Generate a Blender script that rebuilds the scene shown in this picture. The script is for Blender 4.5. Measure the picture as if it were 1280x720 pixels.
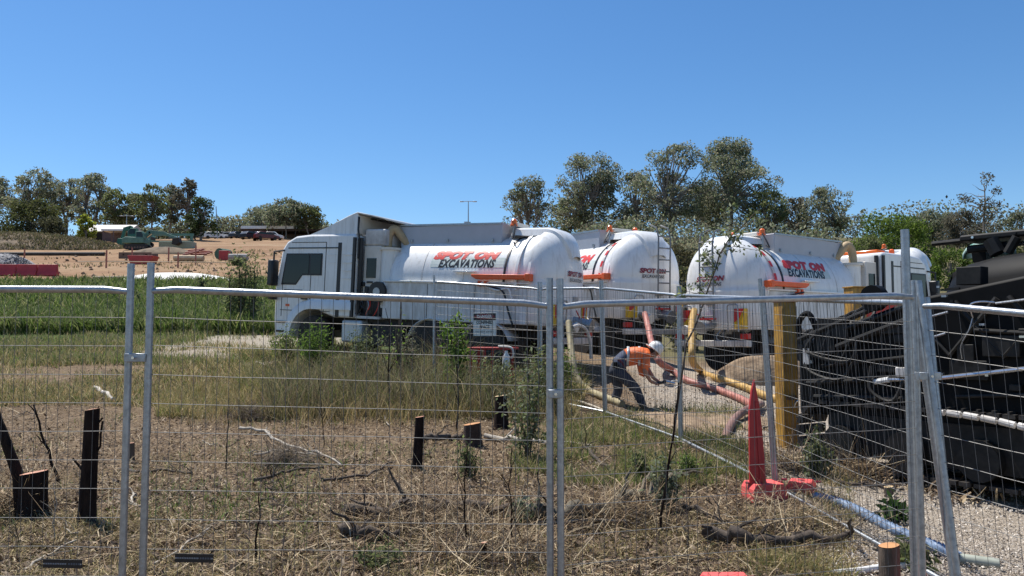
import bpy, bmesh, math, random
import numpy as np
from mathutils import Vector, Matrix, Euler
R = math.radians
random.seed(7); rng = np.random.default_rng(7)
sc = bpy.context.scene; C = sc.collection
for o in list(bpy.data.objects): bpy.data.objects.remove(o)

# ------------------------------------------------------------------ camera, sky, sun, exposure
PITCH = 3.43; CZ = 1.75; F = 1000.0
cd = bpy.data.cameras.new('camera'); cam = bpy.data.objects.new('camera', cd); C.objects.link(cam)
cam.location = (0, 0, CZ); cam.rotation_euler = (R(90 + PITCH), 0, 0)
cd.sensor_width = 36; cd.lens = 36 * F / 1280; cd.clip_start = .05; cd.clip_end = 6000
sc.camera = cam
SUN_EL = 64; SUN_AZ = -46      # azimuth measured from +Y (view direction) towards +X
w = bpy.data.worlds.new('World'); sc.world = w; w.use_nodes = True
nt = w.node_tree; nt.nodes.clear()
sky = nt.nodes.new('ShaderNodeTexSky'); sky.sky_type = 'NISHITA'; sky.sun_disc = False
sky.sun_elevation = R(SUN_EL); sky.sun_rotation = R(SUN_AZ)
sky.altitude = 200; sky.air_density = 1.0; sky.dust_density = .25; sky.ozone_density = 5.5
bg = nt.nodes.new('ShaderNodeBackground'); bg.inputs[1].default_value = .10
wo = nt.nodes.new('ShaderNodeOutputWorld')
hs = nt.nodes.new('ShaderNodeHueSaturation'); hs.inputs['Saturation'].default_value = 1.18
nt.links.new(sky.outputs[0], hs.inputs['Color']); nt.links.new(hs.outputs[0], bg.inputs[0]); nt.links.new(bg.outputs[0], wo.inputs[0])
sd = bpy.data.lights.new('sun', 'SUN'); sd.energy = 5.0; sd.angle = R(.53); sd.color = (1, .955, .88)
sun = bpy.data.objects.new('sun', sd); C.objects.link(sun)
sv = Vector((math.sin(R(SUN_AZ)) * math.cos(R(SUN_EL)), math.cos(R(SUN_AZ)) * math.cos(R(SUN_EL)), math.sin(R(SUN_EL))))
sun.rotation_euler = sv.to_track_quat('Z', 'Y').to_euler(); sun.location = sv * 50
sc.view_settings.view_transform = 'Standard'; sc.view_settings.look = 'None'
sc.view_settings.exposure = .46; sc.view_settings.gamma = 1
sc.render.engine = 'CYCLES'; sc.cycles.max_bounces = 6; sc.cycles.transparent_max_bounces = 12

# ------------------------------------------------------------------ helpers
cp, sp = math.cos(R(PITCH)), math.sin(R(PITCH))
def W(px, py, Y):
    """world point seen at photo position px,py at forward distance Y"""
    a, b = (px - 640) / F, (360 - py) / F
    d = Vector((a, cp - b * sp, sp + b * cp))
    return Vector((0, 0, CZ)) + d * (Y / d.y)
def WX(px, Y): return (px - 640) / F * Y
YT = [-50, 4, 5, 6, 7, 8, 10, 12, 13, 15, 16.5, 18, 20, 22, 26, 30, 35, 40, 45, 55, 70, 90, 110, 140, 180, 230, 320, 4000]
ZT = [0, 0, .02, .07, .13, .2, .3, .42, .48, .72, .98, 1.15, 1.33, 1.5, 1.96, 2.23, 2.87, 3.71, 4.45, 5.88, 7.91, 11.1, 14.3, 18.55, 23.7, 30, 40, 40]
def sm(t): t = np.clip(t, 0, 1); return t * t * (3 - 2 * t)
def gz(x, y):
    x = np.asarray(x, float); y = np.asarray(y, float)
    z = np.interp(y, YT, ZT)
    z = z - sm((x - 2.5) / 2.5) * np.interp(y, [12, 16, 18, 22, 27, 40], [0, .12, .3, .6, .8, 0])
    z = z + .02 * np.sin(x * 1.7 + y * .6) * np.sin(y * 1.3 - x * .4) * np.clip(y / 6, 0, 1)
    return z
def g(x, y): return float(gz(x, y))
def GP(px, Y, dz=0): x = WX(px, Y); return Vector((x, Y, g(x, Y) + dz))

MATS = {}
def mat(name, col, rough=.6, metal=0, var=.15, scale=8, bump=0, col2=None, coat=0, spec=.5, trans=0, detail=6, bscale=None, stretch=None):
    if name in MATS: return MATS[name]
    m = bpy.data.materials.new(name); m.use_nodes = True; n = m.node_tree.nodes; l = m.node_tree.links
    p = n['Principled BSDF']; p.inputs['Roughness'].default_value = rough; p.inputs['Metallic'].default_value = metal
    p.inputs['Coat Weight'].default_value = coat; p.inputs['Specular IOR Level'].default_value = spec
    tc = n.new('ShaderNodeTexCoord'); mp = n.new('ShaderNodeMapping'); l.new(tc.outputs['Object'], mp.inputs[0])
    if stretch: mp.inputs['Scale'].default_value = stretch
    nz = n.new('ShaderNodeTexNoise'); nz.inputs['Scale'].default_value = scale; nz.inputs['Detail'].default_value = detail
    nz.inputs['Roughness'].default_value = .65
    l.new(mp.outputs[0], nz.inputs['Vector'])
    cr = n.new('ShaderNodeValToRGB'); l.new(nz.outputs[0], cr.inputs[0])
    a = [c * (1 - var) for c in col]; b = list(col2) if col2 else [min(1, c * (1 + var)) for c in col]
    cr.color_ramp.elements[0].position = .32; cr.color_ramp.elements[1].position = .68
    cr.color_ramp.elements[0].color = (*a, 1); cr.color_ramp.elements[1].color = (*b, 1)
    l.new(cr.outputs[0], p.inputs['Base Color'])
    if bump:
        bz = n.new('ShaderNodeTexNoise'); bz.inputs['Scale'].default_value = bscale or scale * 3; bz.inputs['Detail'].default_value = 5
        l.new(mp.outputs[0], bz.inputs['Vector'])
        bp = n.new('ShaderNodeBump'); bp.inputs['Strength'].default_value = bump; bp.inputs['Distance'].default_value = .02
        l.new(bz.outputs[0], bp.inputs['Height']); l.new(bp.outputs[0], p.inputs['Normal'])
    if trans: p.inputs['Transmission Weight'].default_value = trans
    MATS[name] = m; return m
def leafmat(name, trans=.35, rough=.65):
    """foliage/straw: colour from the per-leaf attribute 'tint'"""
    if name in MATS: return MATS[name]
    m = bpy.data.materials.new(name); m.use_nodes = True; n = m.node_tree.nodes; l = m.node_tree.links
    p = n['Principled BSDF']; p.inputs['Roughness'].default_value = rough; p.inputs['Specular IOR Level'].default_value = .3
    at = n.new('ShaderNodeAttribute'); at.attribute_name = 'tint'
    l.new(at.outputs['Color'], p.inputs['Base Color'])
    tr = n.new('ShaderNodeBsdfTranslucent'); mx = n.new('ShaderNodeMixShader'); mx.inputs[0].default_value = trans
    l.new(at.outputs['Color'], tr.inputs[0]); l.new(p.outputs[0], mx.inputs[1]); l.new(tr.outputs[0], mx.inputs[2])
    l.new(mx.outputs[0], n['Material Output'].inputs[0]); MATS[name] = m; return m

class MB:
    def __init__(s): s.v = []; s.f = []
    def add(s, vs, fs):
        k = len(s.v); s.v += [tuple(x) for x in vs]; s.f += [tuple(i + k for i in f) for f in fs]; return s
    def box(s, a, b, M=None):
        x0, y0, z0 = a; x1, y1, z1 = b
        vs = [Vector(p) for p in ((x0,y0,z0),(x1,y0,z0),(x1,y1,z0),(x0,y1,z0),(x0,y0,z1),(x1,y0,z1),(x1,y1,z1),(x0,y1,z1))]
        if M is not None: vs = [M @ p for p in vs]
        return s.add(vs, [(0,3,2,1),(4,5,6,7),(0,1,5,4),(1,2,6,5),(2,3,7,6),(3,0,4,7)])
    def cbox(s, c, d, rot=None):
        M = Matrix.Translation(Vector(c))
        if rot is not None: M = M @ Euler(rot).to_matrix().to_4x4()
        h = Vector(d) / 2; return s.box(-h, h, M)
    def sweep(s, pts, r, n=8, cap=True):
        pts = [Vector(p) for p in pts]
        if not hasattr(r, '__len__'): r = [r] * len(pts)
        t0 = (pts[1] - pts[0]).normalized(); up = Vector((0,0,1)) if abs(t0.z) < .9 else Vector((1,0,0))
        u = t0.cross(up).normalized(); k = len(s.v)
        for i, p in enumerate(pts):
            t = (pts[min(i+1, len(pts)-1)] - pts[max(i-1, 0)]).normalized()
            u = (u - t * u.dot(t)).normalized(); v = t.cross(u)
            for j in range(n):
                a = 2 * math.pi * j / n; q = p + (u * math.cos(a) + v * math.sin(a)) * r[i]; s.v.append(tuple(q))
        for i in range(len(pts) - 1):
            for j in range(n):
                j2 = (j + 1) % n; s.f.append((k+i*n+j, k+i*n+j2, k+(i+1)*n+j2, k+(i+1)*n+j))
        if cap:
            s.f.append(tuple(k + j for j in reversed(range(n)))); e = k + (len(pts)-1)*n; s.f.append(tuple(e + j for j in range(n)))
        return s
    def cyl(s, a, b, r, n=16, r2=None): return s.sweep([a, b], [r, r if r2 is None else r2], n)
    def lathe(s, prof, M=None, n=20, closed=False):
        """prof: (radius, height) about local Z"""
        M = M or Matrix.Identity(4); k = len(s.v); m = len(prof)
        for (r, z) in prof:
            for j in range(n):
                a = 2*math.pi*j/n; s.v.append(tuple(M @ Vector((r*math.cos(a), r*math.sin(a), z))))
        for i in range(m - 1):
            for j in range(n):
                j2 = (j+1) % n; s.f.append((k+i*n+j, k+i*n+j2, k+(i+1)*n+j2, k+(i+1)*n+j))
        if prof[0][0] > 1e-4: s.f.append(tuple(k+j for j in reversed(range(n))))
        if prof[-1][0] > 1e-4: s.f.append(tuple(k+(m-1)*n+j for j in range(n)))
        return s
    def prism(s, poly, a, b, axis='y', M=None):
        """polygon in the plane across axis, extruded from a to b"""
        def P(u, v, t): return Vector({'y': (u, t, v), 'x': (t, u, v), 'z': (u, v, t)}[axis])
        n = len(poly); vs = [P(u, v, a) for u, v in poly] + [P(u, v, b) for u, v in poly]
        if M is not None: vs = [M @ q for q in vs]
        fs = [tuple(range(n)), tuple(range(2*n-1, n-1, -1))] + [(i, i+n, (i+1) % n+n, (i+1) % n) for i in range(n)]
        return s.add(vs, fs)
    def grid(s, P):
        P = np.asarray(P); h, wd = P.shape[:2]; k = len(s.v); s.v += [tuple(p) for p in P.reshape(-1, 3)]
        for i in range(h-1):
            for j in range(wd-1): s.f.append((k+i*wd+j, k+i*wd+j+1, k+(i+1)*wd+j+1, k+(i+1)*wd+j))
        return s
    def build(s, name, m, parent=None, smooth=True, bevel=0, angle=35, solid=0, stuff=False):
        me = bpy.data.meshes.new(name); me.from_pydata(s.v, [], s.f); me.materials.append(m)
        bm = bmesh.new(); bm.from_mesh(me); bmesh.ops.recalc_face_normals(bm, faces=bm.faces); bm.to_mesh(me); bm.free()
        o = bpy.data.objects.new(name, me); C.objects.link(o)
        if smooth: me.shade_smooth(); me.set_sharp_from_angle(angle=R(angle))
        if solid:
            md = o.modifiers.new('solid', 'SOLIDIFY'); md.thickness = solid; md.offset = 0
        if bevel:
            md = o.modifiers.new('bevel', 'BEVEL'); md.width = bevel; md.segments = 2; md.limit_method = 'ANGLE'; md.angle_limit = R(40)
        if parent: o.parent = parent
        if stuff: o['kind'] = 'stuff'
        return o
def tag(o, label=None, cat=None, group=None, kind=None):
    if label: o['label'] = label
    if cat: o['category'] = cat
    if group: o['group'] = group
    if kind: o['kind'] = kind
    return o
def thing(name, label, cat, loc=(0,0,0), rot=(0,0,0), group=None):
    o = bpy.data.objects.new(name, None); C.objects.link(o); o.location = loc; o.rotation_euler = rot; o.empty_display_size = .2
    return tag(o, label, cat, group)
def npmesh(name, V, Fc, m, cols=None, parent=None, smooth=False):
    """V (n,3), Fc (k,3|4) arrays; cols (n,3) point colours"""
    me = bpy.data.meshes.new(name); V = np.asarray(V, np.float32); Fc = np.asarray(Fc, np.int32); k, q = Fc.shape
    me.vertices.add(len(V)); me.vertices.foreach_set('co', V.ravel())
    me.loops.add(k*q); me.loops.foreach_set('vertex_index', Fc.ravel())
    me.polygons.add(k); me.polygons.foreach_set('loop_start', np.arange(0, k*q, q, dtype=np.int32))
    me.polygons.foreach_set('loop_total', np.full(k, q, np.int32))
    if cols is not None:
        a = me.color_attributes.new('tint', 'FLOAT_COLOR', 'POINT')
        a.data.foreach_set('color', np.concatenate([cols, np.ones((len(V), 1))], 1).astype(np.float32).ravel())
    me.materials.append(m); me.update(calc_edges=True); me.validate()
    if smooth: me.shade_smooth()
    o = bpy.data.objects.new(name, me); C.objects.link(o)
    if parent: o.parent = parent
    return o
def tint(n, cols, jitter=.18, wts=None):
    cols = np.array(cols); i = rng.choice(len(cols), n, p=wts)
    return cols[i] * (1 + rng.normal(0, jitter, (n, 1))).clip(.45, 1.7)
def blades(pos, h, wd, lean, cols, curve=.3):
    """grass blades: a two-segment tapering strip each -> V, quads, cols"""
    n = len(pos); a = rng.uniform(0, 2*np.pi, n); d = np.stack([np.cos(a), np.sin(a), 0*a], 1)
    b = rng.uniform(0, 2*np.pi, n); e = np.stack([np.cos(b), np.sin(b), 0*b], 1) * (wd/2)[:, None]
    up = np.array([0, 0, 1.]); h = h[:, None]; L = lean[:, None]
    p1 = pos + up*h*.55 + d*h*L*.4; p2 = pos + up*h*(1-curve*L) + d*h*L
    V = np.stack([pos-e, pos+e, p1+e*.8, p1-e*.8, p2+e*.12, p2-e*.12], 1).reshape(-1, 3)
    k = np.arange(n)[:, None]*6; Q = np.concatenate([k+[0,1,2,3], k+[3,2,4,5]], 0)
    return V, Q, np.repeat(cols, 6, 0)
def leaves(pos, size, cols, droop=.5, ar=.35):
    """single quads, randomly turned"""
    n = len(pos); a = rng.normal(0, 1, (n, 3)); a[:, 2] -= droop; a /= np.linalg.norm(a, axis=1)[:, None]
    b = rng.normal(0, 1, (n, 3)); b = np.cross(a, b); b /= np.linalg.norm(b, axis=1)[:, None]
    s = np.asarray(size)[:, None] if np.ndim(size) else size
    V = np.stack([pos, pos + a*s*.45 + b*s*ar, pos + a*s, pos + a*s*.45 - b*s*ar], 1).reshape(-1, 3)
    return V, np.arange(n)[:, None]*4 + [0,1,2,3], np.repeat(cols, 4, 0)
def wobble(pts, amp, n=3):
    """subdivide a polyline with a random wobble"""
    pts = [Vector(p) for p in pts]; out = []
    for a, b in zip(pts[:-1], pts[1:]):
        for i in range(n):
            t = i/n; q = a.lerp(b, t)
            if out: q = q + Vector([random.uniform(-amp, amp) for _ in range(3)])
            out.append(q)
    return out + [pts[-1]]
def spline(pts, n=6):
    P = [Vector(p) for p in pts]; P = [P[0]*2-P[1]] + P + [P[-1]*2-P[-2]]; out = []
    for i in range(1, len(P)-2):
        for k in range(n):
            t = k/n; a, b, c, d = P[i-1:i+3]
            out.append(.5*((2*b)+(c-a)*t+(2*a-5*b+4*c-d)*t*t+(3*b-a-3*c+d)*t**3))
    return out + [P[-2]]
# ------------------------------------------------------------------ materials
white = mat('white_paint', (.74,.74,.72), .32, var=.05, scale=1.5, coat=.25, col2=(.79,.79,.78))
def streaks(m, dirt, amt, sc_=(5, 5, .5), base=2.2, lo=.5, hi=.78):
    n = m.node_tree.nodes; l = m.node_tree.links; p = n['Principled BSDF']; src = p.inputs['Base Color'].links[0].from_socket
    tc = n.new('ShaderNodeTexCoord'); mp = n.new('ShaderNodeMapping'); mp.inputs['Scale'].default_value = sc_; l.new(tc.outputs['Object'], mp.inputs[0])
    z = n.new('ShaderNodeTexNoise'); z.inputs['Scale'].default_value = base; z.inputs['Detail'].default_value = 9; z.inputs['Roughness'].default_value = .7; l.new(mp.outputs[0], z.inputs['Vector'])
    r = n.new('ShaderNodeMapRange'); r.inputs['From Min'].default_value = lo; r.inputs['From Max'].default_value = hi; r.inputs['To Max'].default_value = amt; l.new(z.outputs[0], r.inputs[0])
    x = n.new('ShaderNodeMix'); x.data_type = 'RGBA'; x.inputs[7].default_value = (*dirt, 1); l.new(r.outputs[0], x.inputs[0]); l.new(src, x.inputs[6]); l.new(x.outputs[2], p.inputs['Base Color'])
streaks(white, (.34,.30,.25), .55)
skirtw = mat('dusty_skirt_paint', (.66,.66,.65), .4, var=.05, scale=1.5); streaks(skirtw, (.28,.24,.19), .75, (3, 3, .8), lo=.42, hi=.75)
cream = mat('aged_white_paint', (.66,.62,.55), .5, var=.12, scale=3)
dirtywhite = mat('dusty_white_paint', (.52,.48,.44), .5, var=.25, scale=3, col2=(.7,.68,.65))
galv = mat('galvanised_steel', (.36,.38,.40), .42, .75, .22, 30, .1)
wire_m = mat('galvanised_wire', (.20,.195,.185), .6, .2, .3, 25)
greypaint = mat('light_grey_paint', (.40,.42,.46), .45, var=.06, scale=2)
wire_dark = mat('shaded_wire', (.15,.14,.13), .6, .3, .35, 15)  # same wire, darkened for uprights: their lack of top light put into the colour
black = mat('black_plastic', (.012,.012,.014), .45, var=.4, scale=12)
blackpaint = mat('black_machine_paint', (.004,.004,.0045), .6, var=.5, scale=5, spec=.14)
rubber = mat('tyre_rubber', (.02,.019,.018), .85, var=.4, scale=20, col2=(.06,.05,.04))
frame_m = mat('chassis_steel', (.025,.023,.022), .7, .2, .5, 8, col2=(.06,.05,.042))
rimred = mat('rusty_red_rim', (.16,.045,.03), .7, .2, .4, 15)
orange = mat('orange_paint', (.78,.11,.015), .4, var=.15, scale=6)
amber = mat('amber_lens', (.72,.13,.01), .2, var=.2, scale=30)
glass = mat('dark_cab_glass', (.006,.009,.009), .12, var=.4, scale=2, spec=.4)
redprint = mat('red_print', (.60,.035,.025), .4, var=.15, scale=10)
dkred = mat('dark_red_print', (.22,.015,.035), .45, var=.2, scale=10)
blackprint = mat('black_print', (.015,.016,.018), .4, var=.2, scale=10)
greenfade = mat('faded_green_print', (.50,.58,.52), .4, var=.08, scale=4, col2=(.64,.68,.65))
yellow = mat('yellow_reflector', (.72,.42,.01), .4, var=.12, scale=10)
redrefl = mat('red_reflector', (.5,.02,.015), .35, var=.15, scale=10)
steel = mat('bright_steel', (.6,.6,.6), .25, .9, .15, 10)
# ------------------------------------------------------------------ GROUND
rows = np.concatenate([np.linspace(-12, 3.5, 24), np.linspace(3.7, 14, 170), np.geomspace(14.15, 60, 130), np.geomspace(61, 340, 110), np.geomspace(360, 4000, 14)])
tcol = np.linspace(-1, 1, 361); tcol = np.sign(tcol) * (np.abs(tcol) ** 1.35)
GX = tcol[None, :] * (np.maximum(rows, 0)[:, None] * 1.15 + 14); GY = np.repeat(rows[:, None], len(tcol), 1)
GZ = gz(GX, GY)
def vnoise(x, y, seed=0):
    r = np.random.default_rng(seed); T = r.random((64, 64)); xi = np.floor(x).astype(int); yi = np.floor(y).astype(int)
    fx = x-xi; fy = y-yi; fx = fx*fx*(3-2*fx); fy = fy*fy*(3-2*fy)
    A = T[xi % 64, yi % 64]; B = T[(xi+1) % 64, yi % 64]; Cc = T[xi % 64, (yi+1) % 64]; D = T[(xi+1) % 64, (yi+1) % 64]
    return (A*(1-fx)+B*fx)*(1-fy)+(Cc*(1-fx)+D*fx)*fy
near = np.clip((18-GY)/6, 0, 1) * np.clip((GY-2)/2, 0, 1)
GZ = GZ + near*(.035*(vnoise(GX*2.2, GY*2.2, 1)-.5) + .03*(vnoise(GX*7, GY*7, 2)-.5)) + .5*np.clip((GY-60)/60, 0, 1)*(vnoise(GX*.12, GY*.12, 3)-.5)
# zones: R = green field, G = red-brown site, B = pale gravel   (each a material, not shade)
pxn = GX/np.maximum(GY, 1)*F+640
wob = (vnoise(GX*.5, GY*.5, 4)-.5)
zg = sm((GY-19.5-wob*4)/3) * (1-sm((GY-46-wob*2)/2)) * (1-sm((GX+1+wob)/3))
zg = np.maximum(zg, sm((GY-22.5)/2.5)*sm((GX+1.5)/2)*.4)
zs = sm((GY-46-wob*2)/2)*(1-sm((GX-2)/6))
edge = np.interp(GY, [0, 4, 6, 7, 8, 9, 10.5, 12], [2.6, 2.5, 2.45, 2.5, 2.45, 2.5, 3.0, 2.2])     # left edge of the gravel yard
zp = sm((GX-edge-wob*.5)/.5) * (1-sm((GY-19)/4))
zsand = sm((GX-1.0-wob*1.2)/.8) * sm((GY-10.5)/1.5) * (1-sm((GY-17)/3))
zdust = sm((GY-18.5-wob*5)/1.2)*(1-sm((GY-23.5-wob*3)/1))*sm((GX+9.5+wob*4)/1.5)*(1-sm((GX+5.2)/1))*.85
zp2 = np.maximum(zp, zdust)
me_c = np.stack([zg, zs, zp2], -1).reshape(-1, 3)
H, Wd = GX.shape; idx = np.arange(H*Wd).reshape(H, Wd)
Q = np.stack([idx[:-1, :-1], idx[:-1, 1:], idx[1:, 1:], idx[1:, :-1]], -1).reshape(-1, 4)
gm = bpy.data.materials.new('ground_soil'); gm.use_nodes = True; n = gm.node_tree.nodes; l = gm.node_tree.links
p = n['Principled BSDF']; p.inputs['Roughness'].default_value = .95; p.inputs['Specular IOR Level'].default_value = .15
tc = n.new('ShaderNodeTexCoord'); at = n.new('ShaderNodeAttribute'); at.attribute_name = 'tint'
sep = n.new('ShaderNodeSeparateColor'); l.new(at.outputs['Color'], sep.inputs[0])
def nz(scale, det=8, stretch=None, rough=.7):
    x = n.new('ShaderNodeTexNoise'); x.inputs['Scale'].default_value = scale; x.inputs['Detail'].default_value = det; x.inputs['Roughness'].default_value = rough
    if stretch:
        mp = n.new('ShaderNodeMapping'); mp.inputs['Scale'].default_value = stretch; l.new(tc.outputs['Object'], mp.inputs[0]); l.new(mp.outputs[0], x.inputs['Vector'])
    else: l.new(tc.outputs['Object'], x.inputs['Vector'])
    return x
def ramp(src, stops):
    c = n.new('ShaderNodeValToRGB'); l.new(src, c.inputs[0]); e = c.color_ramp.elements
    while len(e) < len(stops): e.new(.5)
    for el, (ps, co) in zip(e, stops): el.position = ps; el.color = (*co, 1)
    return c.outputs[0]
def mixc(f, a, b):
    x = n.new('ShaderNodeMix'); x.data_type = 'RGBA'
    if f is not None: l.new(f, x.inputs[0])
    l.new(a, x.inputs[6]); l.new(b, x.inputs[7]); return x.outputs[2]
big = nz(.7, 5); fine = nz(22, 8); mid = nz(5, 8)
soil = ramp(fine.outputs[0], [(.3, (.045,.030,.018)), (.46, (.13,.09,.055)), (.58, (.22,.16,.10)), (.75, (.36,.28,.185))])
soil2 = ramp(mid.outputs[0], [(.35, (.07,.047,.028)), (.5, (.16,.112,.07)), (.68, (.27,.20,.13))])
soilm = mixc(None, soil, soil2)
grassy = ramp(mid.outputs[0], [(.3, (.035,.06,.015)), (.6, (.08,.12,.03)), (.8, (.14,.14,.06))])
site1 = ramp(nz(.09, 8, (.5, 2.2, 1)).outputs[0], [(.3, (.12,.062,.034)), (.44, (.25,.14,.078)), (.56, (.33,.215,.125)), (.7, (.37,.28,.185))])
site2 = ramp(nz(1.1, 8).outputs[0], [(.3, (.10,.062,.034)), (.6, (.27,.175,.10)), (.8, (.36,.275,.18))])
site = mixc(None, site1, site2)
grav = ramp(nz(35, 8).outputs[0], [(.3, (.16,.135,.105)), (.48, (.33,.28,.225)), (.62, (.41,.36,.295)), (.8, (.52,.47,.41))])
gravb = ramp(big.outputs[0], [(.3, (.27,.22,.17)), (.7, (.42,.37,.31))])
gravm = mixc(None, grav, gravb)
c1 = mixc(sep.outputs[0], soilm, grassy); c2 = mixc(sep.outputs[1], c1, site); c3 = mixc(sep.outputs[2], c2, gravm)
l.new(c3, p.inputs['Base Color'])
bp = n.new('ShaderNodeBump'); bp.inputs['Strength'].default_value = .9; bp.inputs['Distance'].default_value = .04
l.new(nz(14, 10).outputs[0], bp.inputs['Height']); l.new(bp.outputs[0], p.inputs['Normal'])
ground = npmesh('ground', np.stack([GX, GY, GZ], -1).reshape(-1, 3), Q, gm, me_c, smooth=True)
tag(ground, kind='structure')

# ------------------------------------------------------------------ TREES
leaf = leafmat('leaf', .58); straw = leafmat('straw', .15, .8); grassm = leafmat('grass_blade', .4)
bark = mat('gum_bark', (.17,.14,.115), .85, var=.4, scale=3, col2=(.34,.30,.26))
darkbark = mat('dark_bark', (.014,.009,.008), .95, var=.4, scale=20, bump=.8, col2=(.035,.022,.017), stretch=(1,1,.2), spec=.15)
GUM = [(.16,.19,.11), (.19,.21,.125), (.23,.235,.165), (.115,.145,.08), (.26,.245,.17)]
OLIVE = [(.13,.16,.06), (.16,.18,.075), (.10,.13,.05), (.18,.185,.085)]
LUSH = [(.085,.135,.02), (.12,.18,.03), (.06,.10,.016), (.15,.20,.045)]
DUSTY = [(.14,.125,.085), (.105,.10,.07), (.085,.09,.06), (.16,.145,.11)]
def tree(name, label, cat, px, top, base, wpx, Y, cols, dens=1.0, kind='gum', seed=0, group=None, ls=None):
    rs = random.Random(seed*31+int(px)); r = np.random.default_rng(seed*17+int(px))
    x = WX(px, Y); z0 = W(px, base, Y).z; gzv = g(x, Y); z0 = min(z0, gzv+.2); z0 = max(z0, gzv-.5)
    h = W(px, top, Y).z - z0; rad = wpx/F*Y/2
    t = thing(name, label, cat, (x, Y, z0), group=group)
    tr = MB(); cl = []
    if kind == 'gum':
        n = int(60*dens)+16; cb = .28; rad *= 1.28
        nf = rs.choice([1, 2, 2, 3])
        forks = []
        for k in range(nf):
            a = rs.uniform(0, 6.28); rr = rad*.28*(nf > 1)
            forks.append(Vector((math.cos(a)*rr, math.sin(a)*rr*.5, h*rs.uniform(.5, .62))))
            tr.sweep(wobble([Vector((0,0,-.3)), Vector((0,0,h*.12)), forks[-1]*.6+Vector((0,0,h*.06)), forks[-1]], h*.008), [h*.02*(1-.06*i) for i in range(10)], 7)
        for i in range(n):
            u = rs.random(); zz = cb + (1-cb)*u**.8*.93
            prof = math.sin(math.pi*min(1, max(.02, (zz-cb+.12)/(1.12-cb)))) ** .6
            a = rs.uniform(0, 6.28); rr = rad*prof*rs.uniform(.25, .92)
            c = Vector((math.cos(a)*rr, math.sin(a)*rr*.75, h*zz*(1-.10*(rr/rad)**2)))
            cr = rad*rs.uniform(.10, .24); cl.append((c, cr, cr*rs.uniform(.5, .8)))
            f = min(forks, key=lambda q: (q-c).length); f = f*rs.uniform(.75, 1.0)
            tr.sweep(wobble([f, f.lerp(c, .55)+Vector((0,0,-h*.02)), c], h*.008, 2), [h*.007, h*.006, h*.005, h*.0035, h*.0015], 5)
    elif kind == 'round':
        n = int(34*dens)
        tr.sweep(wobble([Vector((0,0,-.3)), Vector((0,0,h*.6))], h*.01), h*.03, 7)
        for i in range(n):
            a = rs.uniform(0, 6.28); u = rs.uniform(.08, 1)
            rr = rad*math.sqrt(max(.05, 1-(u-.25)**2/.62))*rs.uniform(.45, .9)
            c = Vector((math.cos(a)*rr, math.sin(a)*rr*.8, h*u*.9)); cr = rad*rs.uniform(.18, .32); cl.append((c, cr, cr*.75))
            tr.sweep([Vector((0,0,h*.3)), c], [h*.008, h*.002], 4)
    elif kind == 'bare':
        n = 16
        tr.sweep(wobble([Vector((0,0,-.3)), Vector((rad*.1,0,h*.9))], h*.012, 5), [h*.02*(1-.15*i) for i in range(6)], 6)
        for i in range(26):
            zz = rs.uniform(.3, .95); a = rs.uniform(0, 6.28); rr = rad*rs.uniform(.3, 1)*(1.15-zz*.6)
            b = Vector((rad*.1*zz, 0, h*zz*.9)); c = b+Vector((math.cos(a)*rr, math.sin(a)*rr*.6, h*rs.uniform(.05, .16)))
            tr.sweep(wobble([b, b.lerp(c, .5)+Vector((0,0,-h*.01)), c], h*.01, 2), [h*.006, h*.005, h*.004, h*.002, h*.001], 4)
            if i % 2: cr = rad*rs.uniform(.12, .25); cl.append((c, cr, cr*.8))
    tr.build('trunk', bark, t, angle=60)
    V = []; Cc = []; lsz = ls or max(.12, Y*.0024)
    for (c, a, b) in cl:
        k = int(min(1200, max(40, 11*(a*b)/(lsz*lsz))))
        d = r.normal(0, 1, (k, 3)); d /= np.linalg.norm(d, axis=1)[:, None]; rr = r.uniform(.25, 1, (k, 1))**.55
        pz = d*rr*[a, a, b]; pz[:, 2] -= (d[:, 2] < 0)*np.abs(pz[:, 2])*.3
        V.append(np.array(c) + pz)
        cc = tint(k, cols, .2)*r.uniform(.75, 1.28); Cc.append(cc)
    V = np.concatenate(V); Cc = np.concatenate(Cc)
    v, q, cc = leaves(V, lsz*r.uniform(.6, 1.6, len(V)), Cc, .8, .3)
    npmesh('crown', v, q, leaf, cc, t)
    return t
TW = 'trees in a belt beyond the work site'
D1 = 'tall grey-green gum tree'
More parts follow.
